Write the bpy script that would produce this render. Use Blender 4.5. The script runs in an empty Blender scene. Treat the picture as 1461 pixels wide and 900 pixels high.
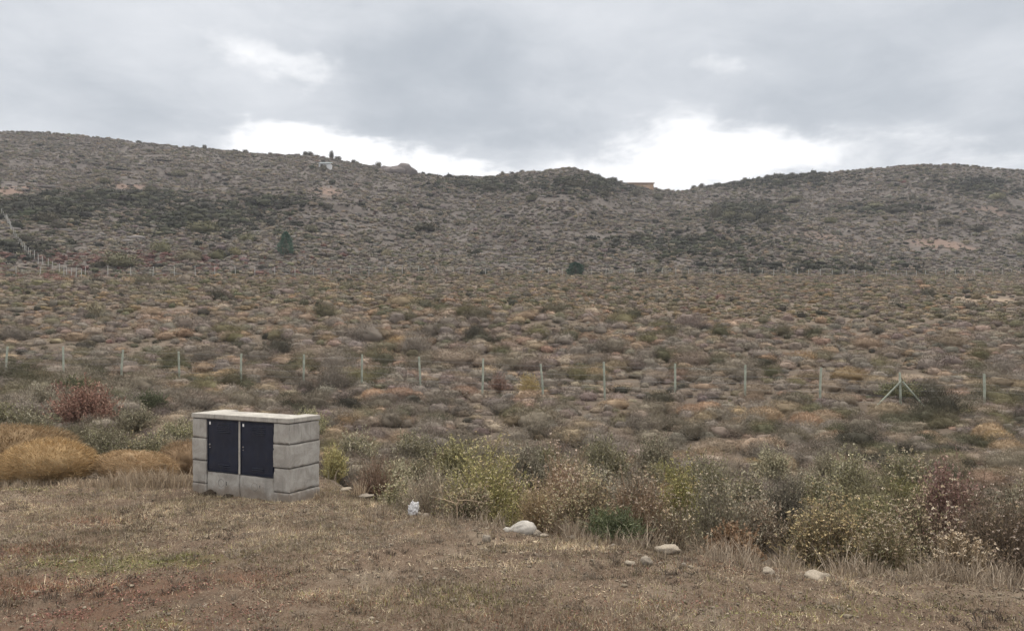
import bpy, math, random
import numpy as np

# ------------------------------------------------------------------ camera, sky, sun, exposure
scene = bpy.context.scene
COL = scene.collection
F = 1063.0            # focal length in photo pixels (photo 1461 wide)
CU, HZ, EYE = 730.5, 485.0, 1.7
cam_d = bpy.data.cameras.new('camera')
cam = bpy.data.objects.new('camera', cam_d)
COL.objects.link(cam)
cam.location = (0, 0, EYE)
cam.rotation_euler = (math.radians(90), 0, 0)
cam_d.sensor_width = 36
cam_d.lens = F / 1461 * 36
cam_d.shift_y = 35 / 1461
cam_d.clip_start, cam_d.clip_end = 0.05, 5000
scene.camera = cam

SUN_EL, SUN_AZ = 58, 25          # degrees; azimuth measured from +Y (view direction) towards +X
sun_d = bpy.data.lights.new('sun', 'SUN')
sun_d.energy = 1.5
sun_d.angle = math.radians(20)
sun_d.color = (1.0, 0.96, 0.9)
sun = bpy.data.objects.new('sun', sun_d)
COL.objects.link(sun)
sun.rotation_euler = (math.radians(90 - SUN_EL), 0, math.radians(180 - SUN_AZ))

scene.view_settings.view_transform = 'Standard'
scene.view_settings.look = 'None'
scene.view_settings.exposure = 0.14
scene.view_settings.gamma = 1.0
scene.view_settings.use_curve_mapping = False
scene.cycles.max_bounces = 5
scene.cycles.diffuse_bounces = 3
scene.cycles.volume_bounces = 0
scene.cycles.transparent_max_bounces = 4


class NT:
    """small node-tree helper"""
    def __init__(self, tree):
        self.t = tree
        self.n = tree.nodes
        self.l = tree.links

    def node(self, typ, **kw):
        nd = self.n.new(typ)
        for k, v in kw.items():
            setattr(nd, k, v)
        return nd

    def put(self, sock, v):
        if isinstance(v, bpy.types.NodeSocket):
            self.l.new(v, sock)
        elif isinstance(v, (tuple, list)) and len(v) == 3 and sock.type == 'RGBA':
            sock.default_value = (*v, 1)
        else:
            sock.default_value = v

    def math(self, op, a, b=None, c=None, clamp=False):
        nd = self.node('ShaderNodeMath', operation=op, use_clamp=clamp)
        for i, v in enumerate((a, b, c)):
            if v is not None:
                self.put(nd.inputs[i], v)
        return nd.outputs[0]

    def mix(self, f, a, b, blend='MIX'):
        nd = self.node('ShaderNodeMix', data_type='RGBA', blend_type=blend)
        self.put(nd.inputs[0], f)
        self.put(nd.inputs[6], a)
        self.put(nd.inputs[7], b)
        return nd.outputs[2]

    def noise(self, vec, scale, detail=4, rough=0.55, dist=0.0):
        nd = self.node('ShaderNodeTexNoise')
        if vec is not None:
            self.l.new(vec, nd.inputs['Vector'])
        nd.inputs['Scale'].default_value = scale
        nd.inputs['Detail'].default_value = detail
        nd.inputs['Roughness'].default_value = rough
        nd.inputs['Distortion'].default_value = dist
        return nd.outputs[0]

    def ramp(self, f, lo, hi, a=0.0, b=1.0):
        nd = self.node('ShaderNodeMapRange', interpolation_type='SMOOTHSTEP')
        self.put(nd.inputs[0], f)
        for i, v in enumerate((lo, hi, a, b)):
            nd.inputs[i + 1].default_value = v
        return nd.outputs[0]


def pix_dir(u, v):
    """azimuth, elevation of a photo pixel"""
    az = math.atan((u - CU) / F)
    return az, math.atan((HZ - v) / F * math.cos(az))


world = bpy.data.worlds.new('World')
scene.world = world
world.use_nodes = True
w = NT(world.node_tree)
w.n.clear()
out = w.node('ShaderNodeOutputWorld')
sky = w.node('ShaderNodeTexSky', sky_type='NISHITA', sun_disc=False)
sky.sun_elevation = math.radians(SUN_EL)
sky.sun_rotation = math.radians(SUN_AZ)
bg_sky = w.node('ShaderNodeBackground')
bg_sky.inputs[1].default_value = 0.08
w.l.new(sky.outputs[0], bg_sky.inputs[0])
tc = w.node('ShaderNodeTexCoord')
sep = w.node('ShaderNodeSeparateXYZ')
w.l.new(tc.outputs['Generated'], sep.inputs[0])
X, Y, Z = sep.outputs
# layered cloud deck: the view direction is pierced through a flat layer so that clouds shrink to the horizon
zz = w.math('ADD', w.math('MAXIMUM', Z, 0.0), 0.16)
comb = w.node('ShaderNodeCombineXYZ')
w.put(comb.inputs[0], w.math('DIVIDE', X, zz))
w.put(comb.inputs[1], w.math('DIVIDE', Y, zz))
comb.inputs[2].default_value = 3.7
P = comb.outputs[0]
n1 = w.noise(P, 0.75, 6, 0.5, 0.3)
n2 = w.noise(P, 2.2, 6, 0.55, 0.4)
wn1 = w.noise(tc.outputs['Generated'], 5.0, 5, 0.6)
wn2 = w.noise(P, 3.1, 5, 0.6)
az = w.math('ADD', w.math('ARCTAN2', X, Y), w.math('MULTIPLY', w.math('SUBTRACT', wn1, 0.5), 0.42))
el = w.math('ADD', w.math('ARCSINE', Z), w.math('MULTIPLY', w.math('SUBTRACT', wn2, 0.5), 0.10))


def blob(u, v, su, sv):
    a, e = pix_dir(u, v)
    da = w.math('DIVIDE', w.math('SUBTRACT', az, a), su / F)
    de = w.math('DIVIDE', w.math('SUBTRACT', el, e), sv / F)
    q = w.math('ADD', w.math('MULTIPLY', da, da), w.math('MULTIPLY', de, de))
    return w.math('EXPONENT', w.math('MULTIPLY', q, -1.0))


def total(lst, k):
    s = None
    for it in lst:
        b = w.math('MULTIPLY', blob(*it[:4]), it[4])
        s = b if s is None else w.math('ADD', s, b)
    return w.math('MULTIPLY', s, k)


gaps = total([(400, 92, 70, 24, 0.62), (300, 60, 50, 22, 0.35), (410, 205, 90, 26, 1.1), (545, 226, 75, 26, 1.1),
              (960, 235, 150, 42, 1.3), (1008, 92, 42, 36, 0.5), (660, 248, 90, 22, 0.9), (1110, 235, 110, 30, 0.5),
              (1400, 225, 130, 26, 0.4), (230, 190, 90, 18, 0.25), (960, 165, 60, 30, 0.25)], 1.0)
darks = total([(600, 90, 190, 85, 1.0), (700, 185, 160, 30, 0.6), (1240, 160, 180, 55, 0.6), (160, 150, 190, 40, 0.5),
               (1250, 60, 240, 40, 0.25)], 1.0)
n3 = w.noise(P, 4.6, 7, 0.6, 0.6)
g = w.math('ADD', gaps, w.math('ADD', w.math('MULTIPLY', w.math('SUBTRACT', n2, 0.5), 0.9), w.math('MULTIPLY', w.math('SUBTRACT', n3, 0.5), 0.5)))
gap = w.ramp(g, 0.22, 1.0)
tone = w.math('ADD', w.math('MULTIPLY', w.math('SUBTRACT', n1, 0.5), 0.9), w.math('MULTIPLY', w.math('SUBTRACT', n2, 0.5), 0.45))
tone = w.math('SUBTRACT', tone, w.math('MULTIPLY', darks, 0.42))
tone = w.math('ADD', tone, w.math('MULTIPLY', w.math('SUBTRACT', n3, 0.5), 0.35))
tone = w.ramp(tone, -0.48, 0.32)
cloud = w.mix(tone, (0.45, 0.49, 0.54), (0.79, 0.81, 0.845))
cloud = w.mix(gap, cloud, (1.08, 1.08, 1.09))
bg_cl = w.node('ShaderNodeBackground')
cloud = w.mix(w.ramp(Z, 0.40, 0.8), cloud, (0.66, 0.63, 0.585))
w.l.new(cloud, bg_cl.inputs[0])
# an overcast sky is about three times as bright overhead as at the horizon
w.put(bg_cl.inputs[1], w.ramp(Z, 0.40, 0.95, 1.0, 3.9))
mixs = w.node('ShaderNodeMixShader')
mixs.inputs[0].default_value = 0.95
w.l.new(bg_sky.outputs[0], mixs.inputs[1])
w.l.new(bg_cl.outputs[0], mixs.inputs[2])
w.l.new(mixs.outputs[0], out.inputs[0])

# ------------------------------------------------------------------ numpy helpers
RNG = np.random.default_rng(7)
random.seed(7)


def vnoise(x, y, seed=0):
    x = np.asarray(x, float)
    y = np.asarray(y, float)
    xi = np.floor(x).astype(np.int64)
    yi = np.floor(y).astype(np.int64)
    fx, fy = x - xi, y - yi
    fx = fx * fx * fx * (fx * (fx * 6 - 15) + 10)
    fy = fy * fy * fy * (fy * (fy * 6 - 15) + 10)

    def h(a, b):
        k = (a * 374761393 + b * 668265263 + seed * 2246822519) & 0xFFFFFFFF
        k = ((k ^ (k >> 13)) * 1274126177) & 0xFFFFFFFF
        k = k ^ (k >> 16)
        return (k & 0xFFFF) / 65535.0
    return ((h(xi, yi) * (1 - fx) + h(xi + 1, yi) * fx) * (1 - fy) + (h(xi, yi + 1) * (1 - fx) + h(xi + 1, yi + 1) * fx) * fy) * 2 - 1


def fbm(x, y, seed=0, oct=4, gain=0.5):
    s, a, f = 0, 1.0, 1.0
    for k in range(oct):
        s = s + a * vnoise(x * f + 13.7 * k, y * f - 7.1 * k, seed + k)
        a *= gain
        f *= 2.03
    return s


def sstep(a, b, x):
    t = np.clip((x - a) / (b - a), 0, 1)
    return t * t * (3 - 2 * t)


SKY_U = [-900, -300, 0, 60, 140, 210, 300, 380, 440, 475, 520, 545, 590, 640, 700, 740, 790, 810, 830, 850, 880, 930, 965,
         1000, 1060, 1100, 1160, 1220, 1270, 1310, 1340, 1365, 1400, 1461, 1700, 2250]
SKY_V = [240, 196, 188, 189, 196, 205, 213, 221, 221, 227, 235, 238, 247, 252, 252, 247, 242, 239, 242, 250, 261, 268, 274,
         268, 259, 253, 248, 243, 238, 235, 236, 235, 239, 243, 256, 290]
EDGE_U = [-900, -300, 0, 270, 455, 500, 560, 740, 950, 1200, 1461, 2000]
EDGE_Y = [9.7, 9.6, 9.6, 9.85, 9.6, 8.8, 7.85, 7.05, 6.32, 5.8, 5.45, 4.9]


def terrain(x, y, detail=True):
    x = np.asarray(x, float)
    y = np.asarray(y, float)
    r = np.hypot(x, y)
    a = np.arctan2(x, y)
    ac = np.clip(a, -math.radians(55), math.radians(55))
    t = np.tan(ac)
    yy = r * np.cos(ac)
    u = CU + F * t
    zt = -0.0012 * yy * yy + 0.02 * fbm(x * 0.9, y * 0.9, 3, 3)
    if detail:
        zt = zt + (0.020 * fbm(x * 3.1, y * 3.1, 5, 4) + 0.012 * np.abs(fbm(x * 9, y * 9, 7, 3))) * (r > 1.5)
    E = np.interp(u, EDGE_U, EDGE_Y) + 0.18 * vnoise(x * 1.3, y * 1.3, 9)
    d = yy - E
    yf = np.interp(u, [8, 1404], [32.4, 27.0])
    zf = np.interp(u, [-600, 8, 1404, 2000], [0.05, -0.33, -1.2, -1.35])
    yP = 128 / (1 - 0.354 * np.clip(t, -0.9, 0.9))
    zP = EYE + 91 / F * yP
    sl = (zP - zf) / (yP - yf)
    zpl = zf + sl * 3.0 * np.log1p(np.exp(np.clip((yy - yf) / 3.0, -30, 60)))
    zpl = zpl + 0.10 * fbm(x * 0.35, y * 0.35, 21, 3) + 0.28 * fbm(x * 0.06, y * 0.06, 23, 2) * sstep(30, 60, yy)
    dip = 0.32 * np.exp(-((d - 1.5) / 1.1) ** 2) * sstep(440, 620, u)
    z = zt + (zpl - zt) * sstep(-0.05, 2.2, d) - dip
    vs = np.interp(u, SKY_U, SKY_V)
    yc = np.interp(u, [-600, 0, 450, 810, 965, 1310, 2000], [310, 330, 305, 300, 345, 325, 330])
    zc = EYE + (HZ - vs) / F * yc
    q = (yy - yP) / (yc - yP)
    qq = np.clip(q, 0, 1)
    env = np.clip(qq * (1 - qq) * 4, 0, 1)
    zh = zP + (zc - zP) * (0.8 * qq + 0.2 * qq * qq)
    calm = 0.2 + 0.8 * np.maximum(sstep(120, 330, u), sstep(0.35, 0.6, qq))
    zh = zh + env * calm * (3.2 * fbm(x / 55, y / 55, 31, 2) + 1.0 * fbm(x / 14, y / 14, 33, 3))
    zh = zh + (0.25 + 0.5 * env) * sstep(0, 0.1, qq) * (0.5 * fbm(x / 5, y / 5, 35, 3))
    # broken ledges running along the slope
    led = vnoise(x / 30, (zh + 0.08 * x) / 3.0, 37)
    zh = zh + env * 0.7 * sstep(0.1, 0.35, led)
    over = np.maximum(yy - yc, 0)
    zh = zh - 0.32 * over * sstep(0, 60, over) - 0.02 * over
    zh = np.maximum(zh, 5)
    z = np.where(yy > yP, zh, np.minimum(z, zP + 0.02 * (yy - yP) + 3))
    k = 1 - sstep(math.radians(62), math.radians(125), np.abs(a))
    return z * k


_YS = np.geomspace(3, 420, 4000)


def locate(u, v):
    """point of the ground seen at a photo pixel"""
    x = (u - CU) / F * _YS
    z = terrain(x, _YS, False)
    vv = HZ - F * (z - EYE) / _YS
    k = np.argmax(vv <= v) if (vv <= v).any() else len(_YS) - 1
    return float(x[k]), float(_YS[k]), float(z[k])


def at(u, y):
    x = (u - CU) / F * y
    return x, y, float(terrain(x, y, False))


def plain_end(x, y):
    t = np.clip(x / np.maximum(y, 1e-6), -0.9, 0.9)
    return 128 / (1 - 0.354 * t)


def edge_d(x, y):
    return y - np.interp(CU + F * x / y, EDGE_U, EDGE_Y)


# ------------------------------------------------------------------ object helpers
def tag(o, label=None, cat=None, group=None, kind=None):
    if label:
        o['label'] = label
    if cat:
        o['category'] = cat
    if group:
        o['group'] = group
    if kind:
        o['kind'] = kind
    return o


def empty(name, loc=(0, 0, 0), rz=0.0):
    o = bpy.data.objects.new(name, None)
    COL.objects.link(o)
    o.location = loc
    o.rotation_euler = (0, 0, rz)
    o.empty_display_size = 0.2
    return o


def np_mesh(name, V, T, C=None, mat=None, smooth=False):
    """triangle or quad mesh from arrays; C = one linear rgb per vertex"""
    V = np.ascontiguousarray(V, np.float32)
    T = np.ascontiguousarray(T, np.int32)
    n = T.shape[1]
    me = bpy.data.meshes.new(name)
    me.vertices.add(len(V))
    me.vertices.foreach_set('co', V.ravel())
    me.loops.add(T.size)
    me.loops.foreach_set('vertex_index', T.ravel())
    me.polygons.add(len(T))
    me.polygons.foreach_set('loop_start', np.arange(len(T), dtype=np.int32) * n)
    me.polygons.foreach_set('loop_total', np.full(len(T), n, np.int32))
    if smooth:
        me.polygons.foreach_set('use_smooth', np.ones(len(T), bool))
    me.update(calc_edges=True)
    if C is not None:
        at_ = me.color_attributes.new('tint', 'FLOAT_COLOR', 'POINT')
        c4 = np.ones((len(V), 4), np.float32)
        c4[:, :3] = C
        at_.data.foreach_set('color', c4.ravel())
    if mat:
        me.materials.append(mat)
    return me


def link(name, me, parent=None, loc=None):
    o = bpy.data.objects.new(name, me)
    COL.objects.link(o)
    if parent:
        o.parent = parent
    if loc is not None:
        o.location = loc
    return o


class MB:
    """collects boxes, prisms and tubes into one mesh"""
    def __init__(self):
        self.v, self.f = [], []

    def box(self, a, b, bev=0.0):
        x0, y0, z0 = a
        x1, y1, z1 = b
        if bev <= 0:
            i = len(self.v)
            self.v += [(x0, y0, z0), (x1, y0, z0), (x1, y1, z0), (x0, y1, z0), (x0, y0, z1), (x1, y0, z1), (x1, y1, z1), (x0, y1, z1)]
            self.f += [tuple(i + k for k in q) for q in ((0, 3, 2, 1), (4, 5, 6, 7), (0, 1, 5, 4), (1, 2, 6, 5), (2, 3, 7, 6), (3, 0, 4, 7))]
            return
        import bmesh
        bm = bmesh.new()
        bmesh.ops.create_cube(bm, size=1)
        for vv in bm.verts:
            vv.co = ((x0 + x1) / 2 + vv.co.x * (x1 - x0), (y0 + y1) / 2 + vv.co.y * (y1 - y0), (z0 + z1) / 2 + vv.co.z * (z1 - z0))
        bmesh.ops.bevel(bm, geom=list(bm.edges), offset=bev, segments=2, affect='EDGES', profile=0.6)
        i = len(self.v)
        bm.verts.index_update()
        self.v += [tuple(vv.co) for vv in bm.verts]
        self.f += [tuple(i + vv.index for vv in f.verts) for f in bm.faces]
        bm.free()

    def block(self, a, b, seed, cuts=13, amp=0.0022):
        """cast concrete block: slightly wavy faces, chipped arrises"""
        import bmesh
        bm = bmesh.new()
        bmesh.ops.create_cube(bm, size=1)
        bmesh.ops.subdivide_edges(bm, edges=list(bm.edges), cuts=cuts, use_grid_fill=True)
        co = np.array([vv.co[:] for vv in bm.verts]) + 0.5
        lo, hi = np.array(a, float), np.array(b, float)
        # crowd the grid towards the edges so that chips have something to bite
        q = 0.5 - 0.5 * np.cos(math.pi * co)
        co = 0.35 * co + 0.65 * q
        sz = hi - lo
        p = lo + co * sz
        dist = np.minimum(p - lo, hi - p)
        near = np.sort(dist, axis=1)
        n0 = fbm(p[:, 0] * 9 + p[:, 1] * 7 + seed, p[:, 2] * 9 - p[:, 1] * 6, seed, 3)
        n1 = fbm(p[:, 0] * 24 + p[:, 1] * 19 + seed, p[:, 2] * 24 - p[:, 1] * 17, seed + 3, 3)
        cen = (lo + hi) / 2
        edge = np.exp(-(near[:, 1] / 0.010) ** 2)
        pull = edge * (0.004 + 0.011 * np.clip(n1 - 0.15, 0, 1)) - amp * n0
        face = np.where(dist <= near[:, :1] + 1e-6, np.sign(p - cen), 0) + np.where(dist <= near[:, 1:2] + 0.012, np.sign(p - cen), 0) * edge[:, None]
        face /= np.linalg.norm(face, axis=1, keepdims=True) + 1e-9
        p = p - face * pull[:, None]
        bm.verts.index_update()
        i = len(self.v)
        self.v += [tuple(c) for c in p]
        self.f += [tuple(i + vv.index for vv in f.verts) for f in bm.faces]
        bm.free()

    def tube(self, pts, rad, seg=8, cap=True):
        pts = [np.array(p, float) for p in pts]
        if not hasattr(rad, '__len__'):
            rad = [rad] * len(pts)
        i0 = len(self.v)
        for k, p in enumerate(pts):
            d = pts[min(k + 1, len(pts) - 1)] - pts[max(k - 1, 0)]
            d /= np.linalg.norm(d) + 1e-9
            h = np.array((1, 0, 0)) if abs(d[0]) < 0.8 else np.array((0, 1, 0))
            a = np.cross(d, h)
            a /= np.linalg.norm(a)
            b = np.cross(d, a)
            for s in range(seg):
                q = 2 * math.pi * s / seg
                self.v.append(tuple(p + rad[k] * (math.cos(q) * a + math.sin(q) * b)))
        for k in range(len(pts) - 1):
            for s in range(seg):
                s2 = (s + 1) % seg
                self.f.append((i0 + k * seg + s, i0 + k * seg + s2, i0 + (k + 1) * seg + s2, i0 + (k + 1) * seg + s))
        if cap:
            self.f.append(tuple(i0 + s for s in range(seg))[::-1])
            self.f.append(tuple(i0 + (len(pts) - 1) * seg + s for s in range(seg)))

    def mesh(self, name, mat, smooth=False):
        me = bpy.data.meshes.new(name)
        me.from_pydata(self.v, [], self.f)
        me.materials.append(mat)
        if smooth:
            me.polygons.foreach_set('use_smooth', [True] * len(me.polygons))
        me.update()
        return me

    def build(self, name, mat, parent=None, smooth=False, loc=None):
        return link(name, self.mesh(name, mat, smooth), parent, loc)


# ------------------------------------------------------------------ materials
def material(name):
    m = bpy.data.materials.new(name)
    m.use_nodes = True
    t = NT(m.node_tree)
    b = t.n['Principled BSDF']
    b.inputs['Specular IOR Level'].default_value = 0.25
    b.inputs['Roughness'].default_value = 0.85
    return m, t, b


def plain_mat(name, col, rough=0.8, var=0.25, scale=6.0, bump=0.0, bscale=40.0, metal=0.0, spec=0.25):
    m, t, b = material(name)
    tcn = t.node('ShaderNodeTexCoord')
    n = t.noise(tcn.outputs['Object'], scale, 5, 0.6)
    c = t.mix(t.ramp(n, 0.3, 0.7), tuple(x * (1 - var) for x in col), tuple(min(1, x * (1 + var)) for x in col))
    t.l.new(c, b.inputs['Base Color'])
    b.inputs['Roughness'].default_value = rough
    b.inputs['Metallic'].default_value = metal
    b.inputs['Specular IOR Level'].default_value = spec
    if bump > 0:
        bn = t.node('ShaderNodeBump')
        bn.inputs['Strength'].default_value = bump
        bn.inputs['Distance'].default_value = 0.02
        t.l.new(t.noise(tcn.outputs['Object'], bscale, 6, 0.65), bn.inputs['Height'])
        t.l.new(bn.outputs[0], b.inputs['Normal'])
    return m


def plant_mat():
    """leaf and twig colours come from the plant itself (tint), each copy a little different"""
    m, t, b = material('plant')
    a = t.node('ShaderNodeAttribute', attribute_name='tint')
    oi = t.node('ShaderNodeObjectInfo')
    hs = t.node('ShaderNodeHueSaturation')
    t.l.new(a.outputs['Color'], hs.inputs['Color'])
    t.put(hs.inputs['Value'], t.ramp(oi.outputs['Random'], 0, 1, 0.78, 1.24))
    r2 = t.math('FRACT', t.math('MULTIPLY', oi.outputs['Random'], 17.3))
    t.put(hs.inputs['Saturation'], t.ramp(r2, 0, 1, 0.80, 1.0))
    t.put(hs.inputs['Hue'], t.ramp(r2, 0, 1, 0.492, 0.508))
    t.l.new(hs.outputs[0], b.inputs['Base Color'])
    b.inputs['Roughness'].default_value = 0.9
    b.inputs['Specular IOR Level'].default_value = 0.08
    return m


M_PLANT = plant_mat()


def ground_mat():
    m, t, b = material('ground')
    geo = t.node('ShaderNodeNewGeometry')
    P = geo.outputs['Position']
    a = t.node('ShaderNodeAttribute', attribute_name='zones')
    s = t.node('ShaderNodeSeparateColor')
    t.l.new(a.outputs['Color'], s.inputs[0])
    terr, green, red = s.outputs
    a2 = t.node('ShaderNodeAttribute', attribute_name='slopes')
    s2 = t.node('ShaderNodeSeparateColor')
    t.l.new(a2.outputs['Color'], s2.inputs[0])
    hill, bare, pale = s2.outputs
    nA = t.noise(P, 1.3, 5, 0.6)
    nB = t.noise(P, 9.0, 6, 0.65)
    nC = t.noise(P, 60.0, 5, 0.7)
    nD = t.noise(P, 240.0, 3, 0.7)
    # terrace: bare brown soil, straw litter, rusty and green moss
    soil = t.mix(t.ramp(nB, 0.3, 0.7), (0.145, 0.098, 0.070), (0.23, 0.168, 0.12))
    soil = t.mix(t.ramp(nC, 0.5, 0.66), soil, (0.27, 0.22, 0.165))
    soil = t.mix(t.ramp(nC, 0.46, 0.34), soil, (0.075, 0.055, 0.042))
    soil = t.mix(t.ramp(nD, 0.5, 0.72), soil, (0.085, 0.062, 0.047))
    soil = t.mix(t.math('MULTIPLY', t.ramp(nA, 0.52, 0.70), 0.6), soil, (0.09, 0.066, 0.05))
    soil = t.mix(t.math('MULTIPLY', t.ramp(nA, 0.48, 0.34), 0.55), soil, (0.27, 0.22, 0.165))
    gm = t.math('MULTIPLY', t.ramp(t.math('ADD', green, t.math('MULTIPLY', t.math('SUBTRACT', nB, 0.5), 0.9)), 0.35, 0.75), t.ramp(nC, 0.35, 0.55))
    soil = t.mix(t.math('MULTIPLY', gm, 0.55), soil, t.mix(nC, (0.10, 0.09, 0.035), (0.17, 0.15, 0.06)))
    rm = t.math('MULTIPLY', t.ramp(t.math('ADD', red, t.math('MULTIPLY', t.math('SUBTRACT', nB, 0.5), 0.9)), 0.35, 0.75), t.ramp(nC, 0.35, 0.6))
    soil = t.mix(t.math('MULTIPLY', rm, 0.75), soil, t.mix(nC, (0.105, 0.055, 0.038), (0.19, 0.105, 0.07)))
    # plain: greyish dust with gravel
    nE = t.noise(P, 0.25, 4, 0.6)
    pl = t.mix(t.ramp(nE, 0.35, 0.65), (0.125, 0.10, 0.078), (0.17, 0.137, 0.106))
    pl = t.mix(t.ramp(nB, 0.45, 0.75), pl, (0.115, 0.088, 0.068))
    # hillside: weathered volcanic soil, pale stones, reddish banks
    nF = t.noise(P, 0.06, 4, 0.6)
    nG = t.noise(P, 0.9, 5, 0.7)
    hl = t.mix(t.ramp(nF, 0.35, 0.65), (0.085, 0.073, 0.066), (0.12, 0.104, 0.094))
    hl = t.mix(t.ramp(nG, 0.54, 0.72), hl, (0.19, 0.17, 0.152))
    hl = t.mix(t.ramp(nG, 0.47, 0.33), hl, (0.075, 0.063, 0.055))
    nbare = t.ramp(t.math('ADD', bare, t.math('MULTIPLY', t.math('SUBTRACT', nG, 0.5), 0.7)), 0.3, 0.7)
    hl = t.mix(t.math('MULTIPLY', nbare, 0.8), hl, t.mix(nG, (0.15, 0.10, 0.078), (0.24, 0.17, 0.135)))
    npale = t.ramp(t.math('ADD', pale, t.math('MULTIPLY', t.math('SUBTRACT', nB, 0.5), 0.5)), 0.3, 0.7)
    pl = t.mix(t.math('MULTIPLY', npale, 0.8), pl, (0.30, 0.23, 0.165))
    col = t.mix(hill, pl, hl)
    col = t.mix(terr, col, soil)
    t.l.new(col, b.inputs['Base Color'])
    b.inputs['Roughness'].default_value = 0.95
    b.inputs['Specular IOR Level'].default_value = 0.1
    bn = t.node('ShaderNodeBump')
    bn.inputs['Strength'].default_value = 0.9
    bn.inputs['Distance'].default_value = 0.03
    h = t.math('ADD', t.math('MULTIPLY', nC, 0.6), t.math('MULTIPLY', nD, 0.25))
    h = t.math('ADD', h, t.math('MULTIPLY', nB, 1.0))
    t.l.new(h, bn.inputs['Height'])
    t.l.new(bn.outputs[0], b.inputs['Normal'])
    return m


def concrete_mat(name, lo, hi):
    m, t, b = material(name)
    tcn = t.node('ShaderNodeTexCoord')
    P = tcn.outputs['Object']
    mp = t.node('ShaderNodeMapping')
    mp.inputs['Scale'].default_value = (1, 1, 0.22)
    t.l.new(P, mp.inputs[0])
    streak = t.noise(mp.outputs[0], 16, 5, 0.65)
    blot = t.noise(P, 4.5, 7, 0.68, 0.8)
    fine = t.noise(P, 90, 4, 0.7)
    pits = t.noise(P, 190, 2, 0.5)
    c = t.mix(t.ramp(blot, 0.36, 0.64), lo, hi)
    c = t.mix(t.math('MULTIPLY', t.ramp(streak, 0.52, 0.72), 0.45), c, tuple(x * 0.62 for x in lo))
    c = t.mix(t.math('MULTIPLY', t.ramp(fine, 0.5, 0.75), 0.35), c, tuple(min(1, x * 1.2) for x in hi))
    c = t.mix(t.ramp(pits, 0.66, 0.74), c, tuple(x * 0.45 for x in lo))
    sp = t.node('ShaderNodeSeparateXYZ')
    t.l.new(P, sp.inputs[0])
    wob = t.math('MULTIPLY', t.math('SUBTRACT', t.noise(P, 7.0, 5, 0.65), 0.5), 0.34)
    mud = t.ramp(t.math('ADD', sp.outputs[2], wob), 0.02, 0.15, 0.6, 0.0)
    c = t.mix(mud, c, (0.17, 0.125, 0.088))
    mp2 = t.node('ShaderNodeMapping')
    mp2.inputs['Scale'].default_value = (1, 1, 0.05)
    t.l.new(P, mp2.inputs[0])
    run = t.ramp(t.noise(mp2.outputs[0], 22, 3, 0.6), 0.55, 0.68)
    c = t.mix(t.math('MULTIPLY', run, t.ramp(t.math('ADD', sp.outputs[2], wob), 0.55, 0.9, 0.0, 0.55)), c, (0.15, 0.14, 0.125))
    t.l.new(c, b.inputs['Base Color'])
    b.inputs['Roughness'].default_value = 0.92
    bn = t.node('ShaderNodeBump')
    bn.inputs['Strength'].default_value = 0.45
    bn.inputs['Distance'].default_value = 0.006
    t.l.new(t.math('ADD', fine, t.math('MULTIPLY', streak, 0.7)), bn.inputs['Height'])
    t.l.new(bn.outputs[0], b.inputs['Normal'])
    return m


def stone_mat(name, col):
    return plain_mat(name, col, 0.9, 0.28, 9.0, 0.5, 30.0)


M_GROUND = ground_mat()
M_CONC = concrete_mat('concrete', (0.29, 0.27, 0.245), (0.41, 0.39, 0.36))
M_CAP = concrete_mat('concrete_cap', (0.33, 0.31, 0.28), (0.45, 0.425, 0.385))
M_JOINT = plain_mat('mortar', (0.10, 0.09, 0.08), 0.95, 0.2, 20)
M_DOOR = plain_mat('door_paint', (0.0105, 0.0145, 0.030), 0.55, 0.2, 7, 0.05, 60, 0.0, 0.4)
def door_dust(m):
    t = NT(m.node_tree)
    b = t.n['Principled BSDF']
    old = b.inputs['Base Color'].links[0].from_socket
    tcn = t.node('ShaderNodeTexCoord')
    mp = t.node('ShaderNodeMapping')
    mp.inputs['Scale'].default_value = (1, 1, 0.3)
    t.l.new(tcn.outputs['Object'], mp.inputs[0])
    n = t.ramp(t.noise(mp.outputs[0], 14, 6, 0.7), 0.5, 0.8, 0.0, 0.22)
    t.l.new(t.mix(n, old, (0.12, 0.105, 0.09)), b.inputs['Base Color'])
    t.l.new(t.ramp(t.noise(tcn.outputs['Object'], 6, 4, 0.6), 0.3, 0.7, 0.38, 0.62), b.inputs['Roughness'])


door_dust(M_DOOR)
M_DARK = plain_mat('dark_gap', (0.02, 0.02, 0.022), 0.9)
M_STEEL = plain_mat('lock_steel', (0.55, 0.55, 0.55), 0.35, 0.1, 20, 0, 1, 0.9)
M_WHITE = plain_mat('white_sticker', (0.78, 0.78, 0.76), 0.6, 0.05)
M_POST = plain_mat('treated_post', (0.33, 0.355, 0.295), 0.9, 0.3, 3.0, 0.3, 30)
M_POSTF = plain_mat('weathered_post', (0.40, 0.39, 0.37), 0.9, 0.25, 0.6)
M_WIRE = plain_mat('wire', (0.30, 0.30, 0.30), 0.6, 0.1, 5, 0, 1, 0.5)
M_STONE = stone_mat('pale_stone', (0.34, 0.29, 0.23))
M_STONE2 = stone_mat('grey_stone', (0.265, 0.228, 0.185))
M_ROCKD = stone_mat('dark_rock', (0.15, 0.13, 0.125))
M_PLASTIC = plain_mat('white_plastic', (0.58, 0.575, 0.58), 0.45, 0.1, 12, 0.4, 25, 0, 0.5)
M_SACK = plain_mat('sack_cloth', (0.40, 0.375, 0.34), 0.8, 0.2, 9, 0.4, 30)
M_CLAY = plain_mat('ochre_render', (0.42, 0.28, 0.185), 0.9, 0.2, 0.4)
M_WALLW = plain_mat('white_wall', (0.58, 0.59, 0.60), 0.8, 0.06, 0.6)
M_ROOF = plain_mat('grey_roof', (0.24, 0.28, 0.29), 0.7, 0.1, 0.6)

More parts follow.
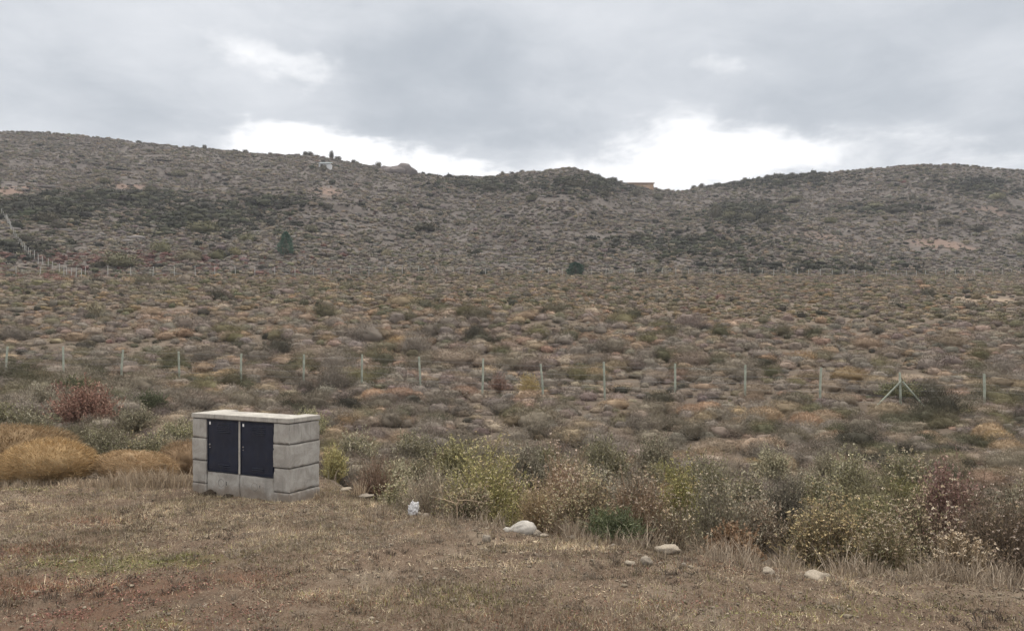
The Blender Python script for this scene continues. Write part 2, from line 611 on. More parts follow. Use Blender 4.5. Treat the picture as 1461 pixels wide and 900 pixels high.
# ------------------------------------------------------------------ the ground: one sheet
def build_ground():
    fine = np.radians(np.arange(-39, 39.01, 0.13))
    coarse = np.radians(np.concatenate([np.arange(41, 180, 4.0), [180, ], -np.arange(41, 180, 4.0)[::-1]]))
    A = np.concatenate([fine, coarse[:len(coarse)]])
    A = np.sort(np.mod(A + math.pi, 2 * math.pi) - math.pi)
    A = np.unique(np.round(A, 6))
    R = np.geomspace(0.5, 640, 620)
    nA, nR = len(A), len(R)
    AA, RR = np.meshgrid(A, R)
    x, y = RR * np.sin(AA), RR * np.cos(AA)
    z = terrain(x, y)
    V = np.stack([x, y, z], -1).reshape(-1, 3)
    i = np.arange(nR - 1)[:, None] * nA
    j = np.arange(nA)[None, :]
    j2 = (j + 1) % nA
    Q = np.stack([i + j, i + j2, i + nA + j2, i + nA + j], -1).reshape(-1, 4)
    c = len(V)
    V = np.vstack([V, [[0, 0, float(terrain(0.0, 0.01))]]])
    jj = np.arange(nA)
    fan = np.stack([np.full(nA, c), (jj + 1) % nA, jj, jj], -1)
    me = np_mesh('ground', V, Q, None, M_GROUND, True)
    import bmesh
    bm = bmesh.new()
    bm.from_mesh(me)
    bm.verts.ensure_lookup_table()
    for k in range(nA):
        f = bm.faces.new((bm.verts[c], bm.verts[(k + 1) % nA], bm.verts[k]))
        f.smooth = True
    bm.normal_update()
    bm.to_mesh(me)
    bm.free()
    xs, ys = V[:, 0], V[:, 1]
    yy = np.maximum(ys, 0.3)
    d = edge_d(xs, yy)
    terr = np.where(ys < 0.3, 1.0, 1 - sstep(-0.1, 0.7, d + 0.25 * fbm(xs * 1.7, ys * 1.7, 41, 3)))
    green, red = moss(xs, ys)
    u = CU + F * xs / yy
    v = HZ - F * (V[:, 2] - EYE) / yy
    q = sstep(0.9, 1.12, yy / plain_end(xs, yy) + 0.08 * fbm(xs / 9, ys / 9, 44, 2))

    def spot(lst):
        m = np.zeros(len(V))
        for (uu, vv, su, sv, k) in lst:
            X0, Y0, Z0 = locate(uu, vv)
            X1, Y1, Z1 = locate(uu, vv - sv)
            ry = max(abs(Y1 - Y0), 1.0)
            rx = su / F * Y0
            m = np.maximum(m, k * np.exp(-(((xs - X0) / rx) ** 2 + ((ys - Y0) / ry) ** 2)))
        return m
    bare = spot([(15, 270, 32, 14, 1.0), (185, 268, 30, 9, 0.75), (470, 272, 30, 10, 0.75), (1345, 352, 65, 14, 0.85), (1180, 338, 90, 10, 0.6),
                 (1410, 300, 60, 10, 0.55), (470, 305, 60, 10, 0.45), (80, 300, 60, 9, 0.4), (690, 330, 90, 12, 0.25)])
    pale = spot([(1420, 428, 95, 7, 0.62), (1300, 540, 45, 10, 0.9), (1190, 286, 50, 4, 0.9), (1240, 480, 60, 8, 0.4)])
    at1 = me.color_attributes.new('zones', 'FLOAT_COLOR', 'POINT')
    at1.data.foreach_set('color', np.stack([terr, green, red, np.ones(len(V))], -1).astype(np.float32).ravel())
    at2 = me.color_attributes.new('slopes', 'FLOAT_COLOR', 'POINT')
    at2.data.foreach_set('color', np.stack([q, bare, pale, np.ones(len(V))], -1).astype(np.float32).ravel())
    return tag(link('ground', me), kind='structure')


def moss(xs, ys):
    """moss patches on the terrace, where they grow in the photo (green, rusty)"""
    def px(u, v):
        y = EYE * F / (v - HZ)
        return (u - CU) / F * y, y
    gr, rd = np.zeros_like(xs), np.zeros_like(xs)
    for u, v, rx, ry, k in [(150, 795, 0.75, 0.30, 1.0), (240, 798, 0.6, 0.28, 1.0), (60, 800, 0.5, 0.22, 0.55), (660, 850, 0.5, 0.25, 0.45), (1190, 862, 0.6, 0.3, 0.6),
                            (1080, 872, 0.5, 0.3, 0.45), (210, 890, 0.5, 0.3, 0.6), (720, 830, 0.4, 0.2, 0.3), (440, 890, 0.5, 0.2, 0.4), (60, 690, 0.7, 0.3, 0.35),
                            (1330, 860, 0.6, 0.3, 0.4), (960, 850, 0.5, 0.25, 0.4)]:
        X, Y = px(u, v)
        gr = np.maximum(gr, k * np.exp(-((xs - X) / rx) ** 2 - ((ys - Y) / ry) ** 2))
    for u, v, rx, ry, k in [(40, 830, 0.5, 0.35, 0.9), (200, 840, 0.6, 0.3, 1.0), (100, 870, 0.6, 0.25, 0.9), (330, 820, 0.45, 0.25, 0.8), (20, 780, 0.5, 0.3, 0.7),
                            (130, 735, 0.4, 0.25, 0.5), (350, 868, 0.5, 0.25, 0.6), (960, 855, 0.45, 0.2, 0.5), (740, 890, 0.7, 0.2, 0.5), (480, 860, 0.4, 0.25, 0.35),
                            (60, 895, 0.7, 0.2, 0.8), (300, 890, 0.5, 0.2, 0.6), (1000, 800, 0.5, 0.3, 0.3)]:
        X, Y = px(u, v)
        rd = np.maximum(rd, k * np.exp(-((xs - X) / rx) ** 2 - ((ys - Y) / ry) ** 2))
    return gr, rd


build_ground()

# ------------------------------------------------------------------ plant generators (numpy)
def unit(v):
    return v / (np.linalg.norm(v, axis=-1, keepdims=True) + 1e-9)


def blades(base, direc, length, width, rng):
    """one narrow triangle per blade -> V (3n), T"""
    n = len(base)
    side = unit(np.cross(direc, rng.normal(size=(n, 3))))
    hw = (np.asarray(width) / 2).reshape(-1, 1) * np.ones((n, 1))
    V = np.stack([base - side * hw, base + side * hw, base + direc * np.asarray(length).reshape(-1, 1)], 1).reshape(-1, 3)
    return V, np.arange(3 * n, dtype=np.int32).reshape(-1, 3)


def leaves(c, n_dir, size, asp, rng):
    """one rhombic leaf (two triangles) per point"""
    n = len(c)
    side = unit(np.cross(n_dir, rng.normal(size=(n, 3))))
    s = np.asarray(size).reshape(-1, 1) * np.ones((n, 1))
    V = np.stack([c - n_dir * s, c + side * s * asp, c + n_dir * s, c - side * s * asp], 1).reshape(-1, 3)
    i = np.arange(n, dtype=np.int32)[:, None] * 4
    T = np.concatenate([i + np.array([[0, 1, 2]]), i + np.array([[0, 2, 3]])], 0)
    return V, T


def tubes(P, R, seg=3):
    """P (n,k,3) polylines, R (n,k) radii"""
    n, k, _ = P.shape
    D = np.empty_like(P)
    D[:, 1:-1] = P[:, 2:] - P[:, :-2]
    D[:, 0] = P[:, 1] - P[:, 0]
    D[:, -1] = P[:, -1] - P[:, -2]
    D = unit(D)
    h = np.where(np.abs(D[..., :1]) < 0.8, np.array([1.0, 0, 0]), np.array([0, 1.0, 0]))
    a = unit(np.cross(D, h))
    b = np.cross(D, a)
    ang = np.arange(seg) * 2 * math.pi / seg
    V = P[:, :, None, :] + R[:, :, None, None] * (np.cos(ang)[None, None, :, None] * a[:, :, None, :] + np.sin(ang)[None, None, :, None] * b[:, :, None, :])
    V = V.reshape(-1, 3)
    idx = np.arange(n * k * seg).reshape(n, k, seg)
    nx = np.roll(idx, -1, axis=2)
    q = np.stack([idx[:, :-1], nx[:, :-1], nx[:, 1:], idx[:, 1:]], -1).reshape(-1, 4)
    T = np.concatenate([q[:, [0, 1, 2]], q[:, [0, 2, 3]]], 0)
    return V, T


def dome_dirs(n, rng, zmin=0.02):
    z = rng.uniform(zmin, 1, n)
    a = rng.uniform(0, 2 * math.pi, n)
    r = np.sqrt(1 - z * z)
    return np.stack([r * np.cos(a), r * np.sin(a), z], -1)


def core_dome(nu, nv, rng, jit=0.12, k=0.76):
    """closed lumpy dome of unit radius"""
    V = [(0, 0, k * (1 + jit * rng.normal()))]
    for i in range(1, nv + 1):
        e = math.pi / 2 * (1 - i / nv)
        for j in range(nu):
            a = 2 * math.pi * (j + 0.5 * (i % 2)) / nu
            s = k * (1 + jit * rng.normal())
            V.append((s * math.cos(e) * math.cos(a), s * math.cos(e) * math.sin(a), s * math.sin(e) - (0.12 if i == nv else 0)))
    T = [(0, 1 + j, 1 + (j + 1) % nu) for j in range(nu)]
    for i in range(nv - 1):
        for j in range(nu):
            p, q = 1 + i * nu, 1 + (i + 1) * nu
            j2 = (j + 1) % nu
            T += [(p + j, q + j, q + j2), (p + j, q + j2, p + j2)]
    return np.array(V, float), np.array(T, np.int32)


def ball_core(nu, nv, rng, jit=0.1, k=0.8):
    """closed lumpy body wider above than at its foot"""
    V = [(0, 0, k)]
    for i in range(1, nv + 1):
        e = math.pi / 2 - (math.pi / 2 + 0.62) * i / nv
        for j in range(nu):
            a = 2 * math.pi * (j + 0.5 * (i % 2)) / nu
            q = k * (1 + jit * rng.normal())
            V.append((q * math.cos(e) * math.cos(a), q * math.cos(e) * math.sin(a), q * math.sin(e)))
    T = [(0, 1 + j, 1 + (j + 1) % nu) for j in range(nu)]
    for i in range(nv - 1):
        for j in range(nu):
            p, q = 1 + i * nu, 1 + (i + 1) * nu
            j2 = (j + 1) % nu
            T += [(p + j, q + j, q + j2), (p + j, q + j2, p + j2)]
    return np.array(V, float), np.array(T, np.int32)


def overhang_template(n, blen, bwid, rng, core=(8, 4), up=0.4, lump=0.2, spread=0.3, lo=0.8):
    """unit bush whose crown overhangs a narrower foot"""
    Vc, Tc = ball_core(core[0], core[1], rng)
    d = dome_dirs(n, rng, -0.38)
    ld = dome_dirs(8, rng)
    lum = 1 + lump * (np.max(d @ ld.T, axis=1) - 0.75) * 3
    rad = rng.uniform(lo, 1.0, n) * lum
    base = d * rad[:, None]
    dr = unit(d * (1 - up) + np.array([0, 0, up]) + spread * rng.normal(size=(n, 3)))
    L = blen * rng.uniform(0.5, 1.4, n)
    Vb, Tb = blades(base - dr * (L * 0.5)[:, None], dr, L, bwid * rng.uniform(0.7, 1.3, n), rng)
    V = np.vstack([Vc, Vb])
    T = np.vstack([Tc, Tb + len(Vc)])
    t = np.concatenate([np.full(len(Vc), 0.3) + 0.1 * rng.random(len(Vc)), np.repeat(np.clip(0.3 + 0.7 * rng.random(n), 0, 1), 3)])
    V[:, 2] = (V[:, 2] + 0.42) / 1.42
    V[:, 2] = np.maximum(V[:, 2], -0.05)
    return V, T, t


def scrub_template(n, blen, bwid, rng, core=(8, 3), up=0.5, lump=0.15, spread=0.25, lo=0.7):
    """unit bush: dense short shoots on a lumpy dome. returns V, T, t (tone 0..1 per vertex)"""
    parts = []
    if core:
        V, T = core_dome(core[0], core[1], rng)
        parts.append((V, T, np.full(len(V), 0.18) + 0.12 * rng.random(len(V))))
    d = dome_dirs(n, rng)
    ld = dome_dirs(7, rng)
    lum = 1 + lump * (np.max(d @ ld.T, axis=1) - 0.75) * 3
    rad = rng.uniform(lo, 1.0, n) * lum
    base = d * rad[:, None]
    dr = unit(d * (1 - up) + np.array([0, 0, up]) + spread * rng.normal(size=(n, 3)))
    L = blen * rng.uniform(0.6, 1.3, n)
    V, T = blades(base - dr * (L * 0.45)[:, None], dr, L, bwid * rng.uniform(0.7, 1.3, n), rng)
    V[:, 2] = np.maximum(V[:, 2], -0.05)
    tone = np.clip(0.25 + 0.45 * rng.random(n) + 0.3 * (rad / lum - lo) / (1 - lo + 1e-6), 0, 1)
    parts.append((V, T, np.repeat(tone, 3)))
    o, VV, TT, CC = 0, [], [], []
    for V, T, c in parts:
        VV.append(V)
        TT.append(T + o)
        CC.append(c)
        o += len(V)
    return np.vstack(VV), np.vstack(TT), np.concatenate(CC)


def join(parts):
    o, VV, TT, CC = 0, [], [], []
    for V, T, C in parts:
        VV.append(V)
        TT.append(T + o)
        CC.append(C)
        o += len(V)
    return np.vstack(VV), np.vstack(TT), np.vstack(CC)


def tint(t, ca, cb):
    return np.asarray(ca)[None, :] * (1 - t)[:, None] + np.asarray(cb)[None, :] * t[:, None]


def scatter_merge(templates, tid, pos, sxyz, rz, ca, cb):
    """many bushes as one mesh: arrays per bush"""
    parts = []
    for k, (V, T, t) in enumerate(templates):
        m = np.where(tid == k)[0]
        if not len(m):
            continue
        c, s = np.cos(rz[m])[:, None], np.sin(rz[m])[:, None]
        X = V[None, :, 0] * sxyz[m, 0:1]
        Y = V[None, :, 1] * sxyz[m, 1:2]
        Z = V[None, :, 2] * sxyz[m, 2:3]
        W = np.stack([X * c - Y * s + pos[m, 0:1], X * s + Y * c + pos[m, 1:2], Z + pos[m, 2:3]], -1).reshape(-1, 3)
        TT = (T[None] + (np.arange(len(m)) * len(V))[:, None, None]).reshape(-1, 3)
        CC = (ca[m][:, None, :] * (1 - t)[None, :, None] + cb[m][:, None, :] * t[None, :, None]).reshape(-1, 3)
        parts.append((W, TT, CC))
    return join(parts)


# colours: (inner twig tone, outer shoot tone)
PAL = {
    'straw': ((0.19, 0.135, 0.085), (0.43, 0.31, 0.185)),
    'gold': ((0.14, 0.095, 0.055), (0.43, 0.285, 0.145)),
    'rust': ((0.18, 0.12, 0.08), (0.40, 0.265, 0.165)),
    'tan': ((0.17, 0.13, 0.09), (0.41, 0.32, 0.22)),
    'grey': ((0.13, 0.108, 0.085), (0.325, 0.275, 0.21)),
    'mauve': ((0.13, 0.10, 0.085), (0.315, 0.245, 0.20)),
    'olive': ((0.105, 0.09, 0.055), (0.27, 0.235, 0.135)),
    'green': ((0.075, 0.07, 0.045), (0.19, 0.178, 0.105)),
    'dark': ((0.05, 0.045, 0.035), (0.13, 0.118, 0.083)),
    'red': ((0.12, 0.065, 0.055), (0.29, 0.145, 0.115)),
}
PK = list(PAL)
PA = np.array([PAL[k][0] for k in PK])
PB = np.array([PAL[k][1] for k in PK])

# ------------------------------------------------------------------ far hillside scrub and far plain scrub (nobody could count it)
rng = np.random.default_rng(11)
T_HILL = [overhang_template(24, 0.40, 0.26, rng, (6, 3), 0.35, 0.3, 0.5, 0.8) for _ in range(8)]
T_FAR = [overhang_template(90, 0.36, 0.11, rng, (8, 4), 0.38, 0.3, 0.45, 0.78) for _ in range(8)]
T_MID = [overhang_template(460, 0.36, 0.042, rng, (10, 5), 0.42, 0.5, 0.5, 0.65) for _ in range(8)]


def fan_points(n, y0, y1, rng, margin=0.8):
    y = np.sqrt(rng.uniform(y0 * y0, y1 * y1, n))
    return rng.uniform(-margin, margin, n) * y, y


SPOTS_FOR_DARK = [  # (u, v, spread u, spread v, strength): thickets of dark bushes on the slope
    (60, 300, 70, 16, 1.0), (180, 285, 70, 12, 0.9), (290, 312, 90, 18, 0.9), (380, 290, 60, 10, 0.7), (1060, 305, 45, 14, 0.9), (830, 265, 70, 12, 0.8),
    (690, 265, 60, 10, 0.6), (1270, 297, 60, 6, 0.9), (1150, 380, 120, 8, 0.4), (980, 350, 120, 16, 0.4), (40, 360, 50, 10, 0.5), (1060, 262, 110, 8, 0.6),
    (1400, 265, 60, 14, 0.6), (1120, 255, 90, 8, 0.6)]


def hill_field(x, y, z):
    u = CU + F * x / y
    v = HZ - F * (z - EYE) / y
    m = np.zeros_like(x)
    for (a, b, su, sv, k) in SPOTS_FOR_DARK:
        m = np.maximum(m, k * np.exp(-((u - a) / su) ** 2 - ((v - b) / sv) ** 2))
    return u, v, m


def pick(probs, rng):
    c = np.cumsum(probs, axis=1)
    c /= c[:, -1:]
    return (rng.random(len(c))[:, None] > c).sum(1)


def palette_probs(x, y, v, dark, hill):
    n = len(x)
    lo = fbm(x / 22, y / 22, 61, 3)
    l2 = fbm(x / 9, y / 9, 63, 3)
    l3 = fbm(x / 40, y / 40, 65, 2)
    p = np.zeros((n, len(PK)))
    I = {k: i for i, k in enumerate(PK)}
    gold = np.exp(-((v - 455) / 38) ** 2) * (1 - hill) + 0.25 * (1 - hill)
    p[:, I['gold']] = 0.16 * gold
    p[:, I['straw']] = 0.6 * gold * np.clip(0.7 + 0.8 * lo, 0.1, 2) + 0.05
    p[:, I['rust']] = 0.26 * gold * np.clip(0.6 + 0.9 * l3, 0.05, 2) + 0.03
    p[:, I['tan']] = 0.95 + 0.3 * hill
    p[:, I['grey']] = 1.0 + 0.6 * hill
    p[:, I['mauve']] = 0.35 + 0.5 * hill * np.clip(0.5 + l3, 0, 2)
    p[:, I['olive']] = 0.62 * np.clip(0.5 - 0.9 * lo, 0.1, 2) + 0.1
    p[:, I['green']] = 0.25 * (1 - 0.6 * hill) * np.clip(0.5 - 0.9 * l2, 0.1, 2) + 2.2 * dark
    p[:, I['dark']] = 0.14 * (1 - 0.5 * hill) + 3.4 * dark
    p[:, I['red']] = 0.01
    return p


def colour_jitter(ids, rng, amt=0.16):
    j = np.exp(amt * rng.normal(size=(len(ids), 1)))
    h = np.exp(0.03 * rng.normal(size=(len(ids), 3)))
    return PA[ids] * j * h, PB[ids] * j * h


def hillside():
    rng = np.random.default_rng(23)
    n = 125000
    y = rng.uniform(96, 350, n) ** 1.0
    x = rng.uniform(-0.78, 0.78, n) * y
    yP = plain_end(x, y)
    z = terrain(x, y, False)
    u, v, dark = hill_field(x, y, z)
    gapn = fbm(x / 7, y / 7, 71, 3)
    keep = (y > yP * 1.0) & (rng.random(n) < np.clip(0.72 - 0.45 * gapn + dark, 0.2, 1.0))
    # reddish banks stay nearly bare
    for (a, b, su, sv) in [(15, 270, 30, 12), (1345, 352, 60, 13), (470, 272, 26, 8), (185, 268, 26, 8)]:
        keep &= ~((np.exp(-((u - a) / su) ** 2 - ((v - b) / sv) ** 2) > 0.45) & (rng.random(n) < 0.75))
    x, y, z, v, dark = x[keep], y[keep], z[keep], v[keep], dark[keep]
    ids = pick(palette_probs(x, y, v, dark, np.ones(len(x))), rng)
    # autumn-red scrub low on the left
    low = np.exp(-((CU + F * x / y - 150) / 190) ** 2 - ((v - 372) / 13) ** 2)
    ids = np.where(rng.random(len(x)) < 0.55 * low, PK.index('red'), ids)
    ca, cb = colour_jitter(ids, rng, 0.12)
    # slope scrub is toned darker and bluer than the plain's
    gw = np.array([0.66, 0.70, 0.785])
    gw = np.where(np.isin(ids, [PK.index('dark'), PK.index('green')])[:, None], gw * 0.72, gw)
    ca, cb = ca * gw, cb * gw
    isd = np.isin(ids, [PK.index('dark'), PK.index('green')])
    s = rng.gamma(6, 0.065, len(x)) * np.where(isd, rng.uniform(1.1, 1.6, len(x)) + 1.1 * dark, 1.0) * (0.85 + y / 900)
    sx = s * rng.uniform(0.9, 1.5, len(x))
    sc = np.stack([sx, s * rng.uniform(0.9, 1.3, len(x)), s * rng.uniform(0.7, 1.15, len(x))], -1)
    V, T, C = scatter_merge(T_HILL, rng.integers(0, 8, len(x)), np.stack([x, y, z - 0.05], -1), sc, rng.uniform(0, 6.28, len(x)), ca, cb)
    return tag(link('hillside_scrub', np_mesh('hillside_scrub', V, T, C, M_PLANT)), kind='stuff')


hillside()


def hillside_rocks():
    import bmesh
    rng = np.random.default_rng(29)
    tm = []
    for k in range(6):
        bm = bmesh.new()
        bmesh.ops.create_icosphere(bm, subdivisions=2, radius=1)
        V = np.array([q.co[:] for q in bm.verts])
        for _ in range(9):
            d = rng.normal(size=3)
            d /= np.linalg.norm(d)
            V -= 0.9 * np.maximum(V @ d - rng.uniform(0.55, 0.9), 0)[:, None] * d
        bm.verts.index_update()
        T = np.array([[q.index for q in f.verts] for f in bm.faces])
        bm.free()
        tm.append((V, T, rng.random(len(V))))
    n = 5200
    y = rng.uniform(130, 345, n)
    x = rng.uniform(-0.78, 0.78, n) * y
    z = terrain(x, y, False)
    led = vnoise(x / 34, (z + 0.06 * x) / 2.6, 151)
    k = (y > plain_end(x, y) * 1.12) & (rng.random(n) < np.clip(0.06 + 1.6 * (led - 0.25), 0.03, 1))
    x, y, z = x[k], y[k], z[k]
    sx = rng.gamma(3, 0.38, len(x))
    sc = np.stack([sx, 0.5 * sx, np.minimum(0.16 + 0.22 * sx * rng.random(len(x)), 0.6)], -1)
    b = np.exp(0.25 * rng.normal(size=(len(x), 1)))
    ca = np.array([[0.10, 0.09, 0.088]]) * b
    cb = np.array([[0.21, 0.19, 0.18]]) * b
    V, T, C = scatter_merge(tm, rng.integers(0, 6, len(x)), np.stack([x, y, z + 0.05], -1), sc, rng.normal(0, 0.35, len(x)), ca, cb)
    tag(link('hillside_rubble', np_mesh('hillside_rubble', V, T, C, M_PLANT)), kind='stuff')


hillside_rocks()

# ------------------------------------------------------------------ the air between here and the ridge
def haze():
    mb = MB()
    mb.box((-700, -700, -2.6), (700, 700, 118))
    m = bpy.data.materials.new('haze')
    m.use_nodes = True
    nt = NT(m.node_tree)
    nt.n.clear()
    vol = nt.node('ShaderNodeVolumePrincipled')
    vol.inputs['Color'].default_value = (0.90, 0.93, 1.0, 1)
    vol.inputs['Density'].default_value = 0.00035
    o_ = nt.node('ShaderNodeOutputMaterial')
    nt.l.new(vol.outputs[0], o_.inputs['Volume'])
    tag(mb.build('haze', m), kind='stuff')


haze()

# ------------------------------------------------------------------ the concrete meter cabinet
BX, BY = -2.447, 8.18                  # its near right-hand corner
BW, BD, BH = 1.515, 0.5, 0.92
BZ = -0.085
ANG = math.radians(26.5)               # its front faces a little to the right of the lens


def build_cabinet():
    # local frame: x along the front (0 left .. BW right), y into the depth, z up
    ex = np.array([math.sin(math.radians(63.5)), -math.cos(math.radians(63.5))])
    ox, oy = BX - ex[0] * BW, BY - ex[1] * BW
    root = empty('meter_cabinet', (ox, oy, BZ), math.atan2(ex[1], ex[0]))
    tag(root, 'grey concrete block meter cabinet with two dark blue doors, standing on the bare ground', 'meter cabinet')
    pil = 0.235
    course = [(-0.12, 0.097), (0.106, 0.365), (0.375, 0.629), (0.639, 0.860)]
    for name, x0, x1 in (('side_wall', 0.0, pil), ('side_wall', BW - pil, BW)):
        mb = MB()
        for k, (z0, z1) in enumerate(course):
            o = [0.0, 0.004, -0.002, 0.002][k]
            mb.block((x0 + o * 0.5, o, z0), (x1 - o * 0.5 + (0.004 if k == 0 else 0), BD - o, z1), 11 * k + int(10 * x0))
        wl = mb.build(name, M_CONC, root)
        jm = MB()
        for z in (0.102, 0.370, 0.634):
            jm.box((x0 + 0.007, 0.008, z - 0.006), (x1 - 0.007, BD - 0.008, z + 0.006))
        jm.build('mortar_joint', M_JOINT, wl)
    mb = MB()
    mb.box((pil + 0.003, 0.30, -0.12), (BW - pil - 0.003, 0.37, 0.862), 0.004)
    mb.build('back_wall', M_CONC, root)
    # plinth panel under the doors, in two halves
    for x0, x1 in ((pil + 0.004, BW / 2 - 0.004), (BW / 2 + 0.004, BW - pil - 0.004)):
        mb = MB()
        mb.block((x0, 0.014, -0.12), (x1, 0.298, 0.245), int(100 * x0))
        pn = mb.build('plinth_panel', M_CONC, root)
        kb = MB()
        c = (x0 + x1) / 2 - 0.03
        ring = [(c + 0.045 * math.cos(a), 0.0135, 0.125 + 0.045 * math.sin(a)) for a in np.linspace(0, 2 * math.pi, 25)]
        kb.tube(ring, 0.0018, 5, False)
        kb.build('knockout', M_JOINT, pn)
        sb = MB()
        sb.box((c + 0.075, 0.0115, 0.105), (c + 0.087, 0.02, 0.15), 0.002)
        sb.build('conduit_slot', M_DARK, pn)
    # lintel cap: full depth over the side walls, shallower between them
    mb = MB()
    z0, z1 = 0.868, BH
    V = [(-0.006, -0.008), (BW + 0.006, -0.008), (BW + 0.006, BD + 0.006), (BW - pil + 0.01, BD + 0.006), (BW - pil + 0.01, 0.385), (pil - 0.01, 0.385), (pil - 0.01, BD + 0.006), (-0.006, BD + 0.006)]
    import bmesh
    bm = bmesh.new()
    vs = [bm.verts.new((a, b, z0)) for a, b in V]
    f = bm.faces.new(vs)
    ext = bmesh.ops.extrude_face_region(bm, geom=[f])
    for e in ext['geom']:
        if isinstance(e, bmesh.types.BMVert):
            e.co.z = z1
    bmesh.ops.recalc_face_normals(bm, faces=bm.faces)
    bmesh.ops.bevel(bm, geom=[e for e in bm.edges if e.calc_face_angle(0) > 1], offset=0.006, segments=2, affect='EDGES')
    bmesh.ops.triangulate(bm, faces=[f for f in bm.faces if len(f.verts) > 4])
    me = bpy.data.meshes.new('cap_slab')
    bm.to_mesh(me)
    bm.free()
    me.materials.append(M_CAP)
    link('cap_slab', me, root)
    jm = MB()
    jm.box((0.01, 0.006, 0.860), (BW - 0.01, 0.36, 0.870))
    jm.build('mortar_joint', M_JOINT, root)
    mb = MB()
    mb.box((BW / 2 - 0.013, 0.008, 0.248), (BW / 2 + 0.013, 0.2, 0.859), 0.003)
    mb.build('door_post', M_CAP, root)
    for x0, x1 in ((pil + 0.006, BW / 2 - 0.016), (BW / 2 + 0.016, BW - pil - 0.006)):
        mb = MB()
        zb, zt = 0.252, 0.856
        fw = 0.014
        mb.box((x0, 0.010, zb), (x0 + fw, 0.05, zt), 0.002)
        mb.box((x1 - fw, 0.010, zb), (x1, 0.05, zt), 0.002)
        mb.box((x0 + fw + .001, 0.010, zb), (x1 - fw - .001, 0.05, zb + fw), 0.002)
        mb.box((x0 + fw + .001, 0.010, zt - fw), (x1 - fw - .001, 0.05, zt), 0.002)
        mb.build('door_frame', M_DOOR, root)
        dm = MB()
        a, b, c, d = x0 + fw + 0.003, x1 - fw - 0.003, zb + fw + 0.003, zt - fw - 0.003
        dm.box((a, 0.015, c), (b, 0.035, d), 0.004)
        door = dm.build('door', M_DOOR, root)
        cx = (a + b) / 2 + 0.02
        slots = [(d - 0.035 - 0.022 * k, 0.10 if k % 2 == 0 else 0.115) for k in range(5)] + [(c + 0.045 + 0.022 * k, 0.09) for k in range(2)]
        for zz_, hw in slots:
            lm = MB()
            lm.tube([(cx - hw, 0.0145, zz_), (cx - hw + 0.015, 0.011, zz_), (cx + hw - 0.015, 0.011, zz_), (cx + hw, 0.0145, zz_)], [0.002, 0.006, 0.006, 0.002], 8)
            lm.build('louvre', M_DOOR, door, True)
        km = MB()
        km.tube([(a + 0.026, 0.016, 0.565), (a + 0.026, 0.006, 0.565)], 0.009, 12)
        km.build('lock', M_STEEL, door)
        km = MB()
        km.tube([(a + 0.026, 0.016, 0.530), (a + 0.026, 0.009, 0.530)], 0.006, 10)
        km.build('rivet', M_STEEL, door)
        for hz in (c + 0.07, d - 0.07):
            hm = MB()
            hm.tube([(b + 0.004, 0.011, hz - 0.03), (b + 0.004, 0.011, hz + 0.03)], 0.006, 10)
            hm.build('hinge', M_DOOR, door)
        sm = MB()
        sm.box((a + 0.012, 0.013, d - 0.042), (a + 0.036, 0.0155, d - 0.010), 0.0005)
        sm.build('sticker', M_WHITE, door)
    return root


cabinet = build_cabinet()

# ------------------------------------------------------------------ fences
def post_mesh(h, r, seg, mat, lean=0.0):
    mb = MB()
    mb.tube([(0, 0, -0.25), (0, 0, h * 0.5), (lean, 0, h - 0.02), (lean, 0, h)], [r * 1.03, r, r * 0.97, r * 0.85], seg)
    return mb.mesh('post', mat, False)


def fence(name, label, pts, h, r, wires, mat, sag=0.0, group=None):
    x0, y0, z0 = pts[0]
    root = empty(name, (x0, y0, z0))
    tag(root, label, 'fence', group)
    meshes = [post_mesh(h, r, 10, mat, l) for l in (0.0, 0.02, -0.025, 0.035)]
    hs = []
    for i, (x, y, z) in enumerate(pts):
        o = link('post', meshes[random.randrange(4)], root, (x - x0, y - y0, z - z0))
        k = random.uniform(0.93, 1.06)
        o.scale = (1, 1, k)
        o.rotation_euler = (random.gauss(0, 0.022), random.gauss(0, 0.022), random.uniform(0, 6))
    for wz in wires:
        mb = MB()
        pl = []
        for i, (x, y, z) in enumerate(pts):
            pl.append((x - x0, y - y0, z - z0 + wz))
        pm = []
        for q0, q1 in zip(pl[:-1], pl[1:]):
            sg = random.uniform(0.0, 0.05)
            pm += [q0, tuple((a_ + b_) / 2 - (sg if k_ == 2 else 0) for k_, (a_, b_) in enumerate(zip(q0, q1)))]
        mb.tube(pm + [pl[-1]], 0.003, 4)
        mb.build('wire', M_WIRE, root)
    return root


FU = [8, 91, 173, 256, 344, 433, 516, 600, 688, 775, 863, 963, 1063, 1170, 1285, 1404]
FTOP = [490, 498, 497, 502, 507, 508, 511, 517, 512, 515, 521, 523, 528, 528, 533, 538]
pts = []
for u_ in [-160, -76] + FU + [1525, 1650]:
    yf_ = float(np.interp(u_, [8, 1404], [32.4, 27.0]))
    # the line of the fence is straight on the ground
    A0, A1 = np.array([(8 - CU) / F * 32.4, 32.4]), np.array([(1404 - CU) / F * 27.0, 27.0])
    t_ = (u_ - CU) / F
    dxy = A1 - A0
    k_ = (t_ * A0[1] - A0[0]) / (dxy[0] - t_ * dxy[1])
    p_ = A0 + k_ * dxy
    pts.append((p_[0], p_[1], float(terrain(p_[0], p_[1], False)) - 0.02))
root = fence('wire_fence', 'near wire fence of pale green treated posts crossing the scrub behind the cabinet', pts, 1.45, 0.043, (0.25, 0.5, 0.75, 1.0, 1.3), M_POST)
